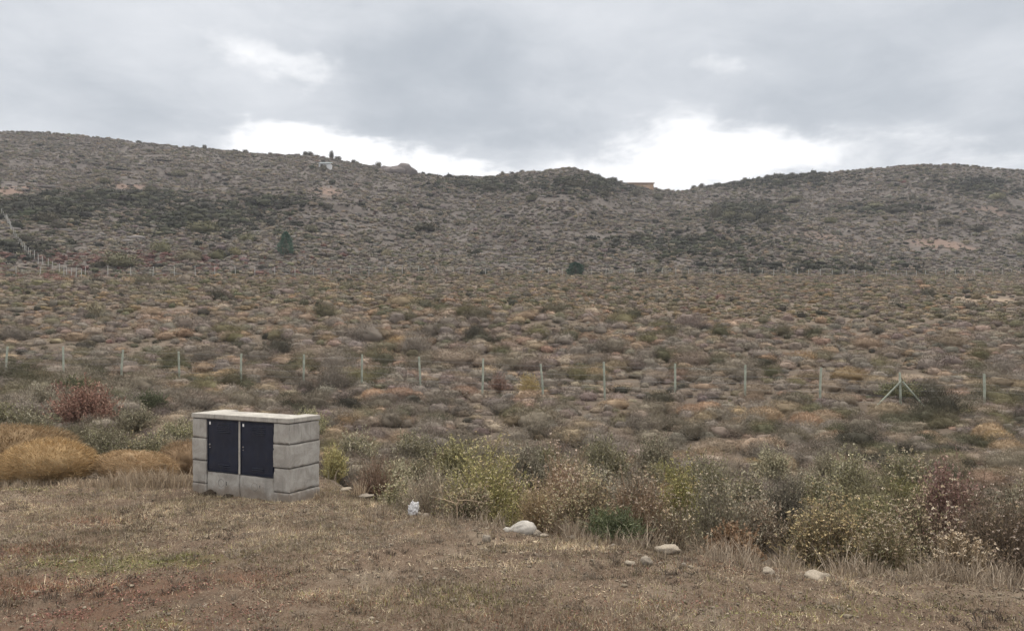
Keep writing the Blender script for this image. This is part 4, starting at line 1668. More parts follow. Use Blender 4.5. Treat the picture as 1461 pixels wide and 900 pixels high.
OL = [(0.125, 0.12, 0.06), (0.09, 0.088, 0.05), (0.16, 0.145, 0.075)]
YG = [(0.17, 0.155, 0.062), (0.135, 0.125, 0.058), (0.20, 0.175, 0.075)]
GR = [(0.15, 0.135, 0.095), (0.115, 0.105, 0.07), (0.19, 0.17, 0.12)]
BR = [(0.13, 0.095, 0.065), (0.17, 0.125, 0.08), (0.10, 0.075, 0.055)]
RU = [(0.20, 0.095, 0.05), (0.25, 0.125, 0.065), (0.15, 0.07, 0.045)]
RD = [(0.26, 0.085, 0.065), (0.20, 0.065, 0.055), (0.30, 0.13, 0.085)]
GN = [(0.07, 0.085, 0.04), (0.05, 0.062, 0.033), (0.09, 0.10, 0.045)]
OL, YG, GR, BR, RU, GN = [[tuple(min(0.5, c * 2.1) for c in q) for q in L_] for L_ in (OL, YG, GR, BR, RU, GN)]
RD = [(0.33, 0.185, 0.15), (0.27, 0.15, 0.125), (0.36, 0.235, 0.18)]
RU = [(0.24, 0.15, 0.10), (0.28, 0.19, 0.125), (0.18, 0.12, 0.085)]
GN = [(0.10, 0.11, 0.065), (0.08, 0.088, 0.055), (0.13, 0.135, 0.08)]
H_PALE = [(0.56, 0.45, 0.29), (0.62, 0.53, 0.37), (0.46, 0.35, 0.20)]
H_PINK = [(0.54, 0.41, 0.31), (0.60, 0.49, 0.39), (0.44, 0.32, 0.23)]
H_GOLD = [(0.44, 0.34, 0.165), (0.50, 0.40, 0.21), (0.36, 0.265, 0.12)]

occupied = []      # (x, y, radius) of hand-placed plants


def put(u, y, w):
    x, y, z = at(u, y)
    occupied.append((x, y, w / 2))
    return (x, y, z)


def top(u, y, v):
    """height of a plant whose top stands at photo row v"""
    return EYE - (v - HZ) * y / F - at(u, y)[2]


# golden mounds and their neighbours left of the cabinet
cushion('cushion_shrub', 'big round golden cushion shrub, nearest one left of the cabinet', 'shrub', put(68, 9.75, 1.2), 0.52, 1.15, 201, 'gold', 15000, 0.12, 0.009)
cushion('cushion_shrub', 'large golden cushion shrub behind the big round one at the left', 'shrub', put(18, 10.9, 1.6), 0.72, 1.75, 202, 'gold', 15000, 0.12, 0.009)
cushion('cushion_shrub', 'long low golden cushion shrub between the big round one and the cabinet', 'shrub', put(193, 9.85, 1.2), 0.36, 1.35, 203, 'gold', 12000, 0.14, 0.009, depth=0.7)
cushion('cushion_shrub', 'small rusty cushion shrub touching the cabinet\'s left side', 'shrub', put(262, 10.6, 0.6), 0.48, 0.75, 204, 'rust', 6000, 0.15, 0.012)
twig_shrub('twiggy_shrub', 'dark grey twiggy shrub rising behind the low golden cushion', 'shrub', put(150, 11.6, 0.9), 0.86, 1.0, 211, (0.085, 0.072, 0.06), GR + OL[:1], None, 170, 6, 3800, 0.013)
twig_shrub('twiggy_shrub', 'olive grey shrub between the dark grey twiggy shrub and the cabinet', 'shrub', put(215, 12.2, 0.9), 0.78, 1.0, 212, (0.10, 0.085, 0.07), GR + OL, H_PALE, 150, 6, 3600, 0.013, nhead=60)
twig_shrub('red_shrub', 'wide dull red shrub left of the cabinet beyond the golden mounds', 'shrub', put(122, 17.5, 1.5), 1.4, 1.85, 213, (0.10, 0.055, 0.05), RD, None, 170, 6, 6000, 0.018, 0.5)
twig_shrub('red_shrub', 'small bright red shrub beside a dark bush near the fence', 'shrub', put(84, 25.5, 0.8), 0.75, 1.0, 214, (0.09, 0.05, 0.045), RD, None, 80, 5, 2500, 0.02, 0.5)
twig_shrub('twiggy_shrub', 'dark green bush behind the small bright red shrub', 'shrub', put(100, 26.8, 1.6), 0.9, 1.9, 215, (0.06, 0.055, 0.04), GN + OL, None, 130, 6, 4000, 0.02, 0.45)
twig_shrub('twiggy_shrub', 'olive shrub whose top shows just above the cabinet', 'shrub', put(442, 17.0, 1.1), 0.85, 1.25, 216, (0.09, 0.08, 0.06), OL + GR, None, 140, 6, 4200, 0.015)
# the ditch: right of the cabinet
twig_shrub('twiggy_shrub', 'yellow green brush touching the right side of the cabinet', 'shrub', put(476, 10.2, 0.4), top(476, 10.2, 622), 0.5, 217, (0.20, 0.165, 0.075), YG, None, 90, 5, 1500, 0.012)
twig_shrub('twiggy_shrub', 'wine brown bare shrub in the ditch next to the gravel lip', 'shrub', put(537, 9.4, 0.6), top(537, 9.4, 632), 0.75, 218, (0.105, 0.072, 0.062), [(0.19, 0.125, 0.10), (0.15, 0.10, 0.085)], None, 170, 6, 1600, 0.010)
twig_shrub('twiggy_shrub', 'grey bare twiggy shrub behind the plastic bag', 'shrub', put(612, 8.6, 0.8), top(612, 8.6, 652), 1.0, 219, (0.165, 0.13, 0.108), GR, None, 230, 7, 1800, 0.009)
twig_shrub('flowering_shrub', 'large yellow green shrub with pale seed heads, left of the white sack', 'shrub', put(692, 8.7, 1.0), top(692, 8.7, 603), 1.38, 220, (0.105, 0.09, 0.05), YG, H_PALE, 210, 7, 6500, 0.012, nhead=230)
twig_shrub('flowering_shrub', 'low brown shrub with cream seed heads in front of the yellow green one', 'shrub', put(668, 7.75, 0.5), top(668, 7.75, 680), 0.75, 221, (0.10, 0.08, 0.055), OL + BR, H_PALE, 110, 6, 2200, 0.010, nhead=120)
twig_shrub('flowering_shrub', 'tall slim reddish brown shrub topped with whitish heads above the sack', 'shrub', put(800, 8.3, 0.6), top(800, 8.3, 605), 0.68, 222, (0.12, 0.075, 0.055), BR + RU[:1], H_PINK, 130, 6, 2600, 0.010, nhead=240, head_lo=0.4)
twig_shrub('flowering_shrub', 'bushy shrub full of cream heads right of the white sack', 'shrub', put(830, 7.25, 0.8), top(830, 7.25, 655), 0.92, 223, (0.11, 0.08, 0.055), BR + OL, H_PALE, 170, 7, 3000, 0.010, nhead=330)
twig_shrub('flowering_shrub', 'brown upright shrub with a green leafy foot beside the cream headed one', 'shrub', put(908, 7.2, 0.7), top(908, 7.2, 655), 0.8, 224, (0.135, 0.088, 0.055), BR + OL[:1], H_PINK, 220, 6, 2200, 0.010, nhead=110)
twig_shrub('leafy_plant', 'low dark green leafy plant at the foot of the brown upright shrub', 'plant', put(880, 6.75, 0.3), top(880, 6.75, 712), 0.75, 225, (0.07, 0.085, 0.04), GN, None, 130, 4, 1500, 0.012, 0.25)
twig_shrub('twiggy_shrub', 'brown bare brush filling the gap behind the white sack', 'shrub', put(768, 7.6, 0.4), top(768, 7.6, 668), 0.55, 226, (0.17, 0.125, 0.085), BR, None, 150, 5, 900, 0.009)
twig_shrub('flowering_shrub', 'bright yellow leaved shrub with cream heads left of the dark hollow', 'shrub', put(968, 9.2, 0.5), top(968, 9.2, 632), 0.6, 227, (0.11, 0.09, 0.05), YG, H_GOLD, 110, 6, 3000, 0.012, nhead=110)
twig_shrub('flowering_shrub', 'broad grey olive shrub with sparse heads over the rusty dry leaves', 'shrub', put(1022, 7.9, 1.0), top(1022, 7.9, 640), 1.1, 228, (0.09, 0.076, 0.062), OL + GR, H_PALE, 230, 7, 3800, 0.011, nhead=110)
twig_shrub('twiggy_shrub', 'low dark brown shrub below the bright yellow leaved one', 'shrub', put(955, 6.95, 0.5), top(955, 6.95, 698), 0.7, 229, (0.10, 0.075, 0.058), BR + GR, H_PALE, 150, 6, 1500, 0.010, nhead=40)
twig_shrub('twiggy_shrub', 'round dark grey shrub between the olive and the golden headed shrubs', 'shrub', put(1122, 10.2, 0.7), top(1122, 10.2, 655), 0.8, 230, (0.10, 0.086, 0.08), GR, None, 200, 7, 2500, 0.010)
twig_shrub('leafy_plant', 'low rusty orange plant of dry leaves at the edge of the turf', 'plant', put(1045, 6.45, 0.4), top(1045, 6.45, 738), 0.62, 231, (0.13, 0.075, 0.045), RU, None, 90, 5, 1700, 0.013, 0.5)
twig_shrub('flowering_shrub', 'golden shrub thick with yellow heads behind the broad whitish boulder', 'shrub', put(1178, 6.75, 0.9), top(1178, 6.75, 678), 0.98, 232, (0.125, 0.095, 0.05), [(0.19, 0.145, 0.06)] + OL + BR, H_GOLD, 190, 8, 4200, 0.011, nhead=520)
twig_shrub('flowering_shrub', 'dark shrub crowned with large whitish heads right of the golden one', 'shrub', put(1300, 7.2, 0.9), top(1300, 7.2, 658), 0.98, 233, (0.085, 0.066, 0.05), OL + BR, H_PALE, 170, 7, 3200, 0.011, nhead=340, hsize=0.013)
twig_shrub('flowering_shrub', 'lower shrub of cream heads in front of the dark crowned one', 'shrub', put(1262, 6.35, 0.6), top(1262, 6.35, 712), 0.72, 234, (0.10, 0.08, 0.055), OL + BR, H_PALE, 140, 6, 2200, 0.010, nhead=190)
twig_shrub('red_shrub', 'orange red shrub showing over the flowering shrubs at the right', 'shrub', put(1352, 9.6, 0.9), top(1352, 9.6, 636), 0.95, 235, (0.11, 0.06, 0.05), RU + RD, None, 150, 7, 4600, 0.014, 0.5)
twig_shrub('flowering_shrub', 'big dark brown shrub with scattered heads at the right edge of the ditch', 'shrub', put(1424, 6.5, 1.0), top(1424, 6.5, 648), 1.02, 236, (0.075, 0.056, 0.045), BR + [(0.09, 0.07, 0.045)], H_PINK, 230, 7, 3400, 0.011, nhead=240)
twig_shrub('flowering_shrub', 'small shrub of cream heads below the big dark brown shrub', 'shrub', put(1368, 5.95, 0.5), top(1368, 5.95, 742), 0.55, 237, (0.09, 0.068, 0.05), BR, H_PALE, 90, 6, 1200, 0.010, nhead=110)
twig_shrub('flowering_shrub', 'dark shrub partly cut off beyond the big dark brown one', 'shrub', put(1540, 6.6, 1.0), top(1540, 6.6, 658), 1.1, 238, (0.075, 0.058, 0.046), BR, H_PINK, 190, 7, 2800, 0.011, nhead=160)
# rows behind: fill of the ditch and its far bank
FILL = [  # u, y, h, w, kind, label
    (508, 12.6, 0.78, 0.9, 'ol', 'grey green shrub with a fresh green tip behind the wine brown shrub'),
    (562, 11.0, 0.62, 0.9, 'gr', 'faded grey brush above the wine brown shrub'),
    (650, 12.6, 0.82, 1.2, 'yg', 'soft yellow green shrub behind the large yellow green one'),
    (590, 13.8, 0.80, 1.0, 'ol', 'olive shrub left of the soft yellow green one'),
    (745, 12.2, 0.85, 1.0, 'gr', 'grey shrub behind the tall slim reddish one'),
    (865, 12.8, 1.0, 1.0, 'ol', 'tall grey olive shrub behind the cream headed shrubs'),
    (855, 10.2, 0.9, 0.9, 'gr', 'grey twiggy shrub in the ditch behind the brown upright one'),
    (915, 10.5, 0.85, 0.9, 'br', 'brown grey shrub left of the bright yellow leaved one'),
    (935, 14.5, 0.85, 1.1, 'gr', 'pale grey shrub on the far bank above the yellow leaved one'),
    (1010, 12.0, 0.95, 1.2, 'ol', 'wide olive shrub behind the broad grey olive one'),
    (1070, 11.0, 0.85, 0.9, 'hd', 'olive shrub with scattered cream heads beside the round dark grey one'),
    (1100, 13.8, 0.75, 1.0, 'gr', 'ash grey shrub on the far bank behind the round dark grey one'),
    (1165, 11.2, 0.85, 0.9, 'hd', 'shrub with thin cream heads behind the golden one'),
    (1215, 12.5, 0.95, 1.0, 'ol', 'dark olive shrub beyond the golden and dark crowned shrubs'),
    (1240, 9.8, 0.9, 0.9, 'yg', 'greenish shrub between the golden and dark crowned shrubs'),
    (1290, 12.8, 0.95, 1.1, 'hd', 'tall olive shrub with cream heads left of the orange red one'),
    (1400, 9.2, 0.95, 0.9, 'br', 'brown shrub between the orange red and big dark brown shrubs'),
    (1455, 10.2, 0.95, 1.0, 'gr', 'grey brown shrub at the far right behind the big dark one'),
    (720, 10.4, 0.75, 0.9, 'br', 'dull brown shrub in the hollow behind the yellow green one'),
    (580, 9.6, 0.60, 0.7, 'br', 'brown brush between the wine brown and grey bare shrubs'),
    (640, 10.2, 0.7, 0.8, 'gr', 'grey brush right behind the grey bare twiggy shrub'),
    (985, 10.4, 0.8, 0.8, 'gr', 'dark grey brush behind the bright yellow leaved shrub'),
    (330, 13.0, 0.7, 1.0, 'gr', 'grey shrub just behind the cabinet'),
    (255, 14.5, 0.7, 1.1, 'ol', 'olive shrub behind the left corner of the cabinet'),
    (40, 14.0, 0.85, 1.3, 'ol', 'olive shrub behind the two big golden mounds'),
    (-20, 17.5, 0.8, 1.6, 'ol', 'wide olive shrub far left of the dull red one'),
    (60, 20.5, 0.9, 1.3, 'gr', 'grey olive shrub just left of the dull red one'),
    (195, 17.0, 0.75, 1.2, 'gr', 'grey shrub just right of the dull red one'),
    (215, 21.5, 0.8, 1.2, 'dk', 'dark green shrub beyond the dull red one, on the right'),
]
KD = {'ol': (OL + GR, (0.095, 0.082, 0.062), None, 0), 'gr': (GR, (0.12, 0.10, 0.083), None, 0), 'yg': (YG + OL, (0.12, 0.10, 0.055), None, 0),
      'br': (BR + GR, (0.12, 0.09, 0.066), None, 0), 'hd': (OL + GR, (0.095, 0.08, 0.06), H_PALE, 110), 'dk': (GN, (0.06, 0.055, 0.04), None, 0)}
for k, (u_, y_, h_, w_, kd, lab_) in enumerate(FILL):
    lf, st, hd, nh = KD[kd]
    twig_shrub('flowering_shrub' if nh else 'twiggy_shrub', lab_, 'shrub', put(u_, y_, w_), h_ * 1.08 + (0.06 if u_ > 480 else 0), w_, 300 + k, st, lf, hd, 150, 6, 3200, 0.0115 + y_ * 0.0003, nhead=nh, hsize=0.013)

# more brush of the same kinds, crowding the ditch and its far bank
def ditch_brush():
    rng = np.random.default_rng(55)
    protos = []
    for k, kd in enumerate(('ol', 'gr', 'hd', 'yg', 'br', 'ol')):
        lf, st, hd, nh = KD[kd]
        protos.append((kd, lf, st, hd, nh))
    lab = {'ol': 'olive twiggy shrub crowding the ditch, one of several alike', 'gr': 'grey twiggy shrub crowding the ditch, one of several alike',
           'hd': 'olive shrub dotted with cream heads crowding the ditch, one of several alike', 'yg': 'yellow green shrub crowding the ditch, one of several alike',
           'br': 'brown twiggy shrub crowding the ditch, one of several alike'}
    made = {}
    spots = []
    tries = 0
    while len(spots) < 52 and tries < 4000:
        tries += 1
        u, y = rng.uniform(490, 1900), rng.uniform(7.2, 14.5)
        x = (u - CU) / F * y
        if edge_d(x, y) < 0.75 or any(math.hypot(x - a, y - b) < 0.42 * (r + 0.45) + 0.12 for a, b, r in occupied):
            continue
        spots.append((x, y))
        occupied.append((x, y, 0.4))
    for n_, (x, y) in enumerate(spots):
        kd, lf, st, hd, nh = protos[n_ % 6]
        z = float(terrain(x, y, False))
        name = 'flowering_shrub' if nh else 'twiggy_shrub'
        if n_ % 6 not in made:
            made[n_ % 6] = twig_shrub(name, lab[kd], 'shrub', (x, y, z), 0.82, 0.95, 600 + n_, st, lf, hd, 150, 6, 2800, 0.013, nhead=nh, hsize=0.012, group='brush crowding the ditch')
            o = made[n_ % 6]
        else:
            src = made[n_ % 6]
            o = src.copy()
            COL.objects.link(o)
            for ch in src.children:
                c = ch.copy()
                COL.objects.link(c)
                c.parent = o
            o.location = (x, y, z)
            o.rotation_euler = (0, 0, rng.uniform(0, 6.28))
        k = rng.uniform(0.7, 1.05)
        o.scale = (k, k, k * rng.uniform(0.85, 1.1))


ditch_brush()

# special cushions on the near plain
SPEC = [
    (1010, 25.5, 0.55, 1.05, 'rust', 'bright rusty cushion shrub, tallest of the row left of the braced post'),
    (985, 24.3, 0.42, 0.95, 'rust', 'rusty cushion shrub hugging the tallest one on its left'),
    (1090, 23.0, 0.5, 1.2, 'straw', 'broad golden cushion shrub below the fence left of the braced post'),
    (1150, 22.0, 0.55, 1.0, 'rust', 'golden brown cushion shrub right of the broad golden one'),
    (1180, 24.5, 0.35, 1.3, 'straw', 'flat yellow cushion shrub below the braced post\'s left neighbour'),
    (1190, 21.3, 0.42, 1.1, 'grey', 'blue grey cushion shrub among golden ones'),
    (1410, 21.0, 0.55, 0.9, 'straw', 'upper golden cushion of the trio at the right'),
    (1425, 20.0, 0.5, 0.8, 'straw', 'middle golden cushion of the trio at the right'),
    (1437, 18.8, 0.42, 0.85, 'straw', 'lowest, flattest golden cushion of the trio at the right'),
    (1323, 20.5, 0.42, 0.75, 'straw', 'small yellow cushion shrub above the orange red shrub'),
    (663, 28.5, 0.5, 1.15, 'rust', 'rusty brown cushion dome on its own in front of the fence'),
    (752, 28.0, 0.5, 1.1, 'straw', 'golden cushion dome below the fence post near the centre'),
    (570, 27.0, 0.5, 1.2, 'rust', 'orange rusty cushion shrub left of the rusty brown dome'),
    (533, 26.5, 0.45, 1.0, 'rust', 'dull rusty cushion shrub left of the orange rusty one'),
]
for k, (u_, y_, h_, w_, pl_, lab_) in enumerate(SPEC):
    cushion('cushion_shrub', lab_, 'shrub', put(u_, y_, w_), h_, w_, 400 + k, pl_, 2600, 0.2, 0.022)
twig_shrub('straw_bush', 'pale straw yellow bush leaning on a fence post near the centre', 'bush', put(755, 30.0, 0.9), 1.1, 1.1, 420, (0.30, 0.235, 0.125), [(0.36, 0.28, 0.14), (0.30, 0.22, 0.11)], None, 110, 5, 1500, 0.022, 0.3)
twig_shrub('straw_bush', 'pinkish brown bush between two fence posts near the centre', 'bush', put(712, 30.5, 1.1), 1.0, 1.1, 421, (0.19, 0.12, 0.09), [(0.24, 0.15, 0.11), (0.19, 0.12, 0.09)], None, 110, 5, 1500, 0.022, 0.3)
twig_shrub('twiggy_shrub', 'dark green bush behind the braced fence post', 'shrub', put(1283, 29.2, 2.0), 1.0, 2.2, 422, (0.05, 0.046, 0.034), GN + OL, None, 170, 6, 5200, 0.02, 0.45)


# dry forked branch standing in front of the grey shrub
def dry_branch():
    x, y, z = on_terrace(652, 748)
    mb = MB()
    mb.tube([(0, 0, -0.02), (0.004, 0, 0.10), (0.0, 0.0, 0.20), (0.02, 0, 0.245)], [0.007, 0.006, 0.005, 0.003], 6)
    mb.tube([(0.0, 0, 0.20), (-0.06, 0.01, 0.225), (-0.16, 0.02, 0.25), (-0.27, 0.03, 0.28)], [0.005, 0.0045, 0.003, 0.0015], 6)
    mb.tube([(0.01, 0, 0.235), (0.08, -0.01, 0.245), (0.17, -0.01, 0.235), (0.25, 0, 0.215)], [0.004, 0.004, 0.003, 0.0015], 6)
    mb.tube([(-0.12, 0.015, 0.24), (-0.16, 0.02, 0.33), (-0.19, 0.03, 0.40)], [0.003, 0.002, 0.001], 5)
    mb.tube([(-0.05, 0.01, 0.222), (-0.08, 0, 0.29), (-0.12, 0, 0.35)], [0.003, 0.002, 0.001], 5)
    o = mb.build('dry_branch', plain_mat('dead_wood', (0.38, 0.29, 0.20), 0.9, 0.2, 20), None, True, (x, y - 0.02, z))
    tag(o, 'bare forked dry branch standing in pale grass right of the plastic bag', 'branch')


dry_branch()

# ------------------------------------------------------------------ the rest of the plain: nearest shrubs as objects, the far ones as scrub
def plain_scrub():
    rng = np.random.default_rng(77)
    n1 = 5200
    y1 = np.sqrt(rng.uniform(10.5 ** 2, 40 ** 2, n1))
    x1 = rng.uniform(-0.78, 0.78, n1) * y1
    n2 = 52000
    y2 = np.sqrt(rng.uniform(40 ** 2, 178 ** 2, n2))
    x2 = rng.uniform(-0.78, 0.78, n2) * y2
    x, y = np.concatenate([x1, x2]), np.concatenate([y1, y2])
    k = (y < plain_end(x, y) * 1.03) & (edge_d(x, y) > 0.7)
    gapn = fbm(x / 5, y / 5, 121, 3)
    k &= rng.random(len(x)) < np.clip(0.92 - 0.42 * gapn, 0.42, 1)
    u = CU + F * x / y
    v = HZ - F * (terrain(x, y, False) - EYE) / y
    for (a, b, su, sv) in [(1430, 428, 95, 6), (1300, 540, 40, 9)]:      # bare strips
        k &= ~((np.exp(-((u - a) / su) ** 2 - ((v - b) / sv) ** 2) > 0.4) & (rng.random(len(x)) < 0.85))
    for (ox, oy, orad) in occupied:
        k &= np.hypot(x - ox, y - oy) > orad * 0.85
    x, y, v = x[k], y[k], v[k]
    s = np.clip(rng.gamma(6, 0.050, len(x)), 0.12, 0.62)
    s = np.minimum(s, 0.30 + 0.32 * sstep(14, 32, y))
    broad = fbm(x / 26 + 3, y / 13, 127, 3)
    s = s * np.exp(0.30 * broad) * np.where(rng.random(len(x)) < 0.04, 1.5, 1.0)
    # thin out overlaps of near plants
    order = np.argsort(-s)
    near = [i for i in order if y[i] < 48]
    kept, drop = [], set()
    for i in near:
        if any(abs(x[i] - x[j]) < 1.0 and math.hypot(x[i] - x[j], y[i] - y[j]) < 0.55 * (s[i] + s[j]) for j in kept[-900:]):
            drop.add(i)
        else:
            kept.append(i)
    m = np.array([i not in drop for i in range(len(x))])
    x, y, v, s = x[m], y[m], v[m], s[m]
    z = terrain(x, y, False)
    ids = pick(palette_probs(x, y, v, np.zeros(len(x)), np.zeros(len(x))), rng)
    low = np.exp(-((CU + F * x / y - 60) / 130) ** 2 - ((v - 392) / 7) ** 2)
    ids = np.where(rng.random(len(x)) < 0.5 * low, PK.index('red'), ids)
    kind = np.array([{'straw': 0, 'gold': 0, 'rust': 0, 'tan': 0, 'grey': 1, 'mauve': 1, 'olive': 2, 'green': 2, 'dark': 2, 'red': 3}[PK[i]] for i in ids])
    size = s / y
    names = [('cushion_shrub', 'low rounded straw coloured cushion shrub, one of many alike on the open plain', 'straw coloured cushion shrubs on the plain'),
             ('grey_shrub', 'small grey brown twiggy shrub, one of many alike on the open plain', 'grey brown shrubs on the plain'),
             ('olive_shrub', 'small dull green shrub, one of many alike on the open plain', 'dull green shrubs on the plain')]
    lib = {}
    r2 = np.random.default_rng(78)
    for pi, p in enumerate(PK[:9]):
        for q in range(4):
            if p in ('straw', 'gold', 'rust', 'tan'):
                V, T, t = overhang_template(2600, 0.32, 0.017, r2, (12, 6), 0.42, 0.55, 0.5, 0.6)
            else:
                V, T, t = overhang_template(2500, 0.46, 0.018, r2, (10, 5), 0.5, 0.8, 0.55, 0.45)
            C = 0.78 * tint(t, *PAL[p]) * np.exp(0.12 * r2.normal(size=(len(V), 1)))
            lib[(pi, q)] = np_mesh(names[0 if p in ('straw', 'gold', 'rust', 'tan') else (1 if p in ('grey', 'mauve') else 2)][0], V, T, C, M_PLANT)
    single = np.zeros(len(x), bool)
    for kd in range(3):
        nm, lab, grp = names[kd]
        idx = np.where((kind == kd) & (np.abs(x / y) < 0.70))[0]
        idx = idx[np.argsort(-size[idx])][:[270, 280, 230][kd]]
        for i in idx:
            single[i] = True
            o = link(nm, lib[(int(ids[i]), int(rng.integers(0, 4)))], None, (x[i], y[i], z[i] - 0.03))
            hh = s[i] * (rng.uniform(0.75, 1.05) if kd == 0 else rng.uniform(0.85, 1.35))
            o.scale = (s[i] * rng.uniform(0.95, 1.4), s[i] * rng.uniform(0.95, 1.2), hh)
            o.rotation_euler = (0, 0, rng.uniform(0, 6.28))
            tag(o, lab, 'shrub', grp)
    rest = ~single
    for nm, tmpl, sel in (('plain_scrub', T_MID, rest & (y < 62)), ('far_plain_scrub', T_FAR, rest & (y >= 62))):
        i = np.where(sel)[0]
        ca, cb = colour_jitter(ids[i], rng, 0.15)
        ca, cb = ca * 0.93, cb * 0.93
        cush = (kind[i] == 0)
        sc = np.stack([s[i] * rng.uniform(0.95, 1.45, len(i)), s[i] * rng.uniform(0.95, 1.25, len(i)), s[i] * np.where(cush, rng.uniform(0.75, 1.05, len(i)), rng.uniform(0.9, 1.3, len(i)))], -1)
        V, T, C = scatter_merge(tmpl, rng.integers(0, 8, len(i)), np.stack([x[i], y[i], z[i] - 0.03], -1), sc, rng.uniform(0, 6.28, len(i)), ca, cb)
        tag(link(nm, np_mesh(nm, V, T, C, M_PLANT)), kind='stuff')


plain_scrub()

# ------------------------------------------------------------------ single bushes one can pick out on the slope and far plain
def far_bushes():
    rng = np.random.default_rng(91)
    lib = []
    for q in range(6):
        V, T, t = overhang_template(460, 0.34, 0.09, rng, (10, 5), 0.4, 0.5, 0.5, 0.65)
        lib.append((V, T, t))
    grp = 'dark bushes scattered over the hillside'
    lab = 'dark rounded bush on the hillside, one of many alike'
    libm = {}
    for p in ('dark', 'green', 'olive'):
        for q in range(6):
            V, T, t = lib[q]
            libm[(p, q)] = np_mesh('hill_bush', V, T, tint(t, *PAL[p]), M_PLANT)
    L = [  # u, v of the foot, width px, height px, palette, own label
        (462, 243, 9, 8, 'dark', 'dark bush right in front of the white shed'), (70, 317, 30, 14, 'dark', None), (84, 326, 24, 11, 'dark', None), (172, 381, 48, 20, 'green', 'wide dark bush low on the left slope above the far fence'),
        (141, 382, 17, 10, 'dark', None), (231, 361, 29, 17, 'green', None), (272, 373, 36, 16, 'olive', None), (310, 370, 24, 14, 'green', None),
        (335, 364, 20, 11, 'olive', None), (290, 332, 46, 16, 'green', None), (350, 345, 24, 11, 'green', None), (605, 329, 40, 11, 'dark', 'wide dark bush alone on the middle slope'),
        (550, 366, 16, 11, 'olive', None), (468, 300, 18, 9, 'dark', None), (1022, 311, 17, 17, 'dark', 'tall dark bush standing above its neighbours on the right slope'),
        (1068, 315, 28, 13, 'green', None), (1088, 321, 26, 11, 'dark', None), (1040, 312, 20, 10, 'green', None), (1302, 288, 9, 11, 'dark', None),
        (1250, 298, 30, 9, 'green', None), (1283, 304, 34, 10, 'dark', None), (1236, 386, 28, 7, 'dark', None), (1130, 288, 34, 9, 'green', None),
        (1090, 297, 13, 11, 'dark', None), (1323, 425, 19, 15, 'dark', 'dark bush standing alone by the pale bare strip on the right plain'),
        (495, 418, 20, 13, 'olive', 'olive bush alone on the far plain left of centre'), (138, 451, 30, 20, 'olive', 'olive bush among golden scrub at the left of the far plain'),
        (1462, 345, 30, 14, 'dark', None), (1130, 373, 22, 8, 'dark', None), (930, 378, 24, 8, 'green', None), (40, 345, 26, 10, 'dark', None),
        (215, 275, 22, 9, 'green', None), (255, 252, 20, 8, 'green', None), (150, 262, 18, 8, 'green', None), (700, 273, 30, 9, 'dark', None),
        (820, 268, 34, 10, 'dark', None), (860, 280, 22, 8, 'dark', None), (760, 287, 20, 8, 'green', None), (905, 279, 16, 9, 'dark', None),
        (940, 285, 16, 9, 'green', None), (575, 290, 20, 8, 'green', None), (1185, 318, 20, 8, 'green', None), (1390, 330, 30, 9, 'dark', None),
        (1350, 320, 24, 8, 'dark', None), (1420, 285, 26, 10, 'green', None), (445, 330, 20, 9, 'green', None), (525, 345, 20, 8, 'dark', None)]
    for (u, v, wp, hp, pal, own) in L:
        x, y, z = locate(u, v)
        o = link('hill_bush', libm[(pal, int(rng.integers(0, 6)))], None, (x, y, z - 0.1))
        o.scale = (wp / F * y / 2, wp / F * y / 2.4, hp / F * y)
        o.rotation_euler = (0, 0, rng.uniform(-0.4, 0.4))
        tag(o, own or lab, 'bush', None if own else grp)
    # bushes standing up against the sky
    for k, (u, v, wp, hp) in enumerate([(436, 221, 8, 5), (443, 221, 9, 5), (473, 228, 7, 10), (482, 230, 10, 5), (504, 234, 8, 4), (540, 240, 9, 6), (292, 214, 7, 5), (717, 251, 6, 5), (745, 248, 8, 4),
                                        (877, 260, 8, 6), (1000, 268, 10, 6), (1063, 259, 8, 5), (990, 270, 8, 5), (1095, 254, 10, 4), (1130, 251, 8, 4), (350, 219, 8, 4)]):
        a = np.linspace(200, 345, 300)
        x = (u - CU) / F * a
        zz_ = terrain(x, a, False)
        j = int(np.argmax((zz_ - EYE) / a))
        o = link('skyline_bush', libm[('dark', k % 6)], None, (x[j], a[j], zz_[j] - 0.1))
        o.scale = (wp / F * a[j] / 2, wp / F * a[j] / 2, hp / F * a[j] * 1.1)
        tag(o, 'small dark bush standing against the sky on the ridge', 'bush', 'bushes along the skyline')
    # the knob of dark rock on the ridge
    x, y, z = locate(572, 247)
    for k, (du, s1, s2, lab2) in enumerate([(-14, 5.0, 2.2, 'low dark rock at the left end of the ridge outcrop'), (4, 5.0, 3.4, 'tallest dark rock of the ridge outcrop, beside a dip in the skyline'), (-4, 3.2, 2.2, 'small dark rock in front of the ridge outcrop')]):
        me = stone_mesh(500 + k, 1.0, 0.5)
        me.materials.append(M_ROCKD)
        o = link('rock_outcrop', me, None, (x + du / F * y, y - 3.0 * (k == 2), float(terrain(x + du / F * y, y - 3.0 * (k == 2), False)) + 0.3))
        o.scale = (s1, s1 * 0.8, s2)
        tag(o, lab2, 'rock')


far_bushes()


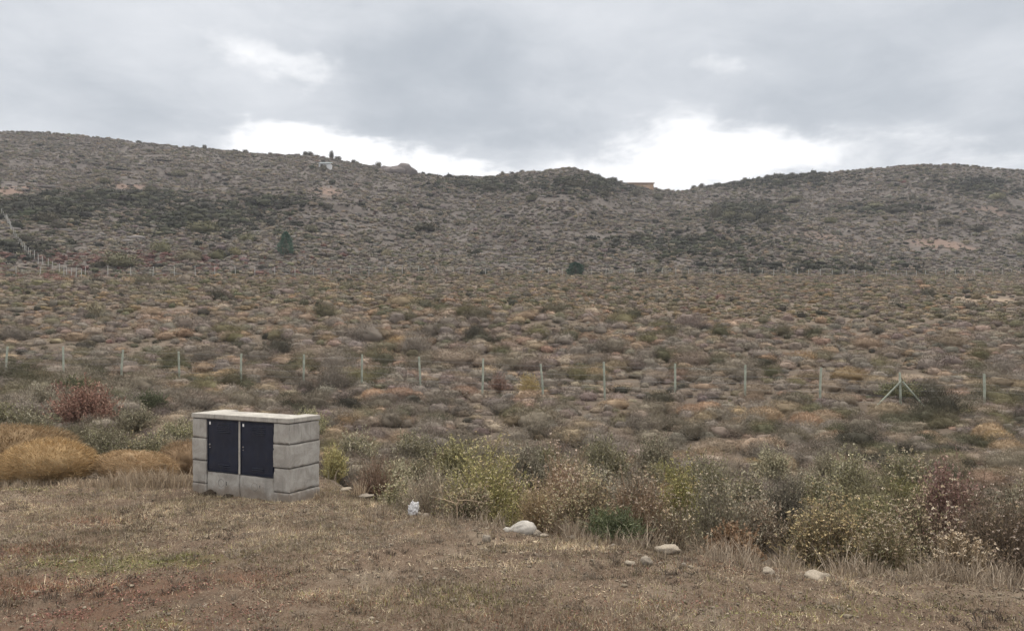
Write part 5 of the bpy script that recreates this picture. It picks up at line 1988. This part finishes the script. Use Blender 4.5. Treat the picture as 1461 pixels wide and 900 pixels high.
# ------------------------------------------------------------------ two small pines
def pine(label, u, v, wp, hp, seed, round_top):
    x, y, z = locate(u, v)
    h, r = hp / F * y, wp / F * y / 2
    rng = np.random.default_rng(seed)
    root = empty('pine_tree', (x, y, z - 0.1))
    tag(root, label, 'pine tree')
    mb = MB()
    mb.tube([(0, 0, -0.2), (0.02, 0, h * 0.4), (0, 0.02, h * 0.93)], [0.11, 0.08, 0.02], 8)
    for k in range(26):
        zz_ = h * (0.12 + 0.75 * k / 26)
        a = k * 2.4
        L = r * 0.8 * (1 - 0.75 * k / 26)
        mb.tube([(0, 0, zz_), (L * math.cos(a), L * math.sin(a), zz_ + 0.15 * L)], [0.03, 0.01], 5)
    mb.build('trunk', plain_mat('bark', (0.07, 0.05, 0.038), 0.95, 0.3, 6), root)
    n = 5200
    t = rng.random(n) ** 0.85
    if round_top:
        prof = np.sqrt(np.clip(1 - (2 * t - 0.92) ** 2, 0, 1)) * 0.98 + 0.03
    else:
        prof = np.clip(1.05 * (1 - t) ** 0.55, 0, 1) * np.clip(0.55 + t * 2.0, 0, 1)
    a = rng.uniform(0, 2 * math.pi, n)
    lob = 1 + 0.22 * np.sin(a * 3 + t * 9 + seed) + 0.14 * np.sin(a * 7 - t * 17)
    rr = r * prof * lob * rng.uniform(0.35, 1.0, n) ** 0.5
    c = np.stack([rr * np.cos(a), rr * np.sin(a), h * (0.06 + 0.94 * t)], -1)
    dr = unit(np.stack([np.cos(a), np.sin(a), 0.55 + 0 * a], -1) + 0.5 * rng.normal(size=(n, 3)))
    V, T = blades(c - dr * 0.12, dr, rng.uniform(0.16, 0.34, n), 0.06, rng)
    cc = np.array([[0.05, 0.115, 0.08]]) * np.exp(0.3 * rng.normal(size=(n, 1)))
    link('crown', np_mesh('crown', V, T, np.repeat(cc, 3, 0), M_PLANT), root)


pine('dark green pine tree alone on the left slope above the far fence', 408, 365, 27, 35, 1, False)
pine('small round dark green pine tree standing in the line of the far fence', 821, 395, 23, 22, 2, True)
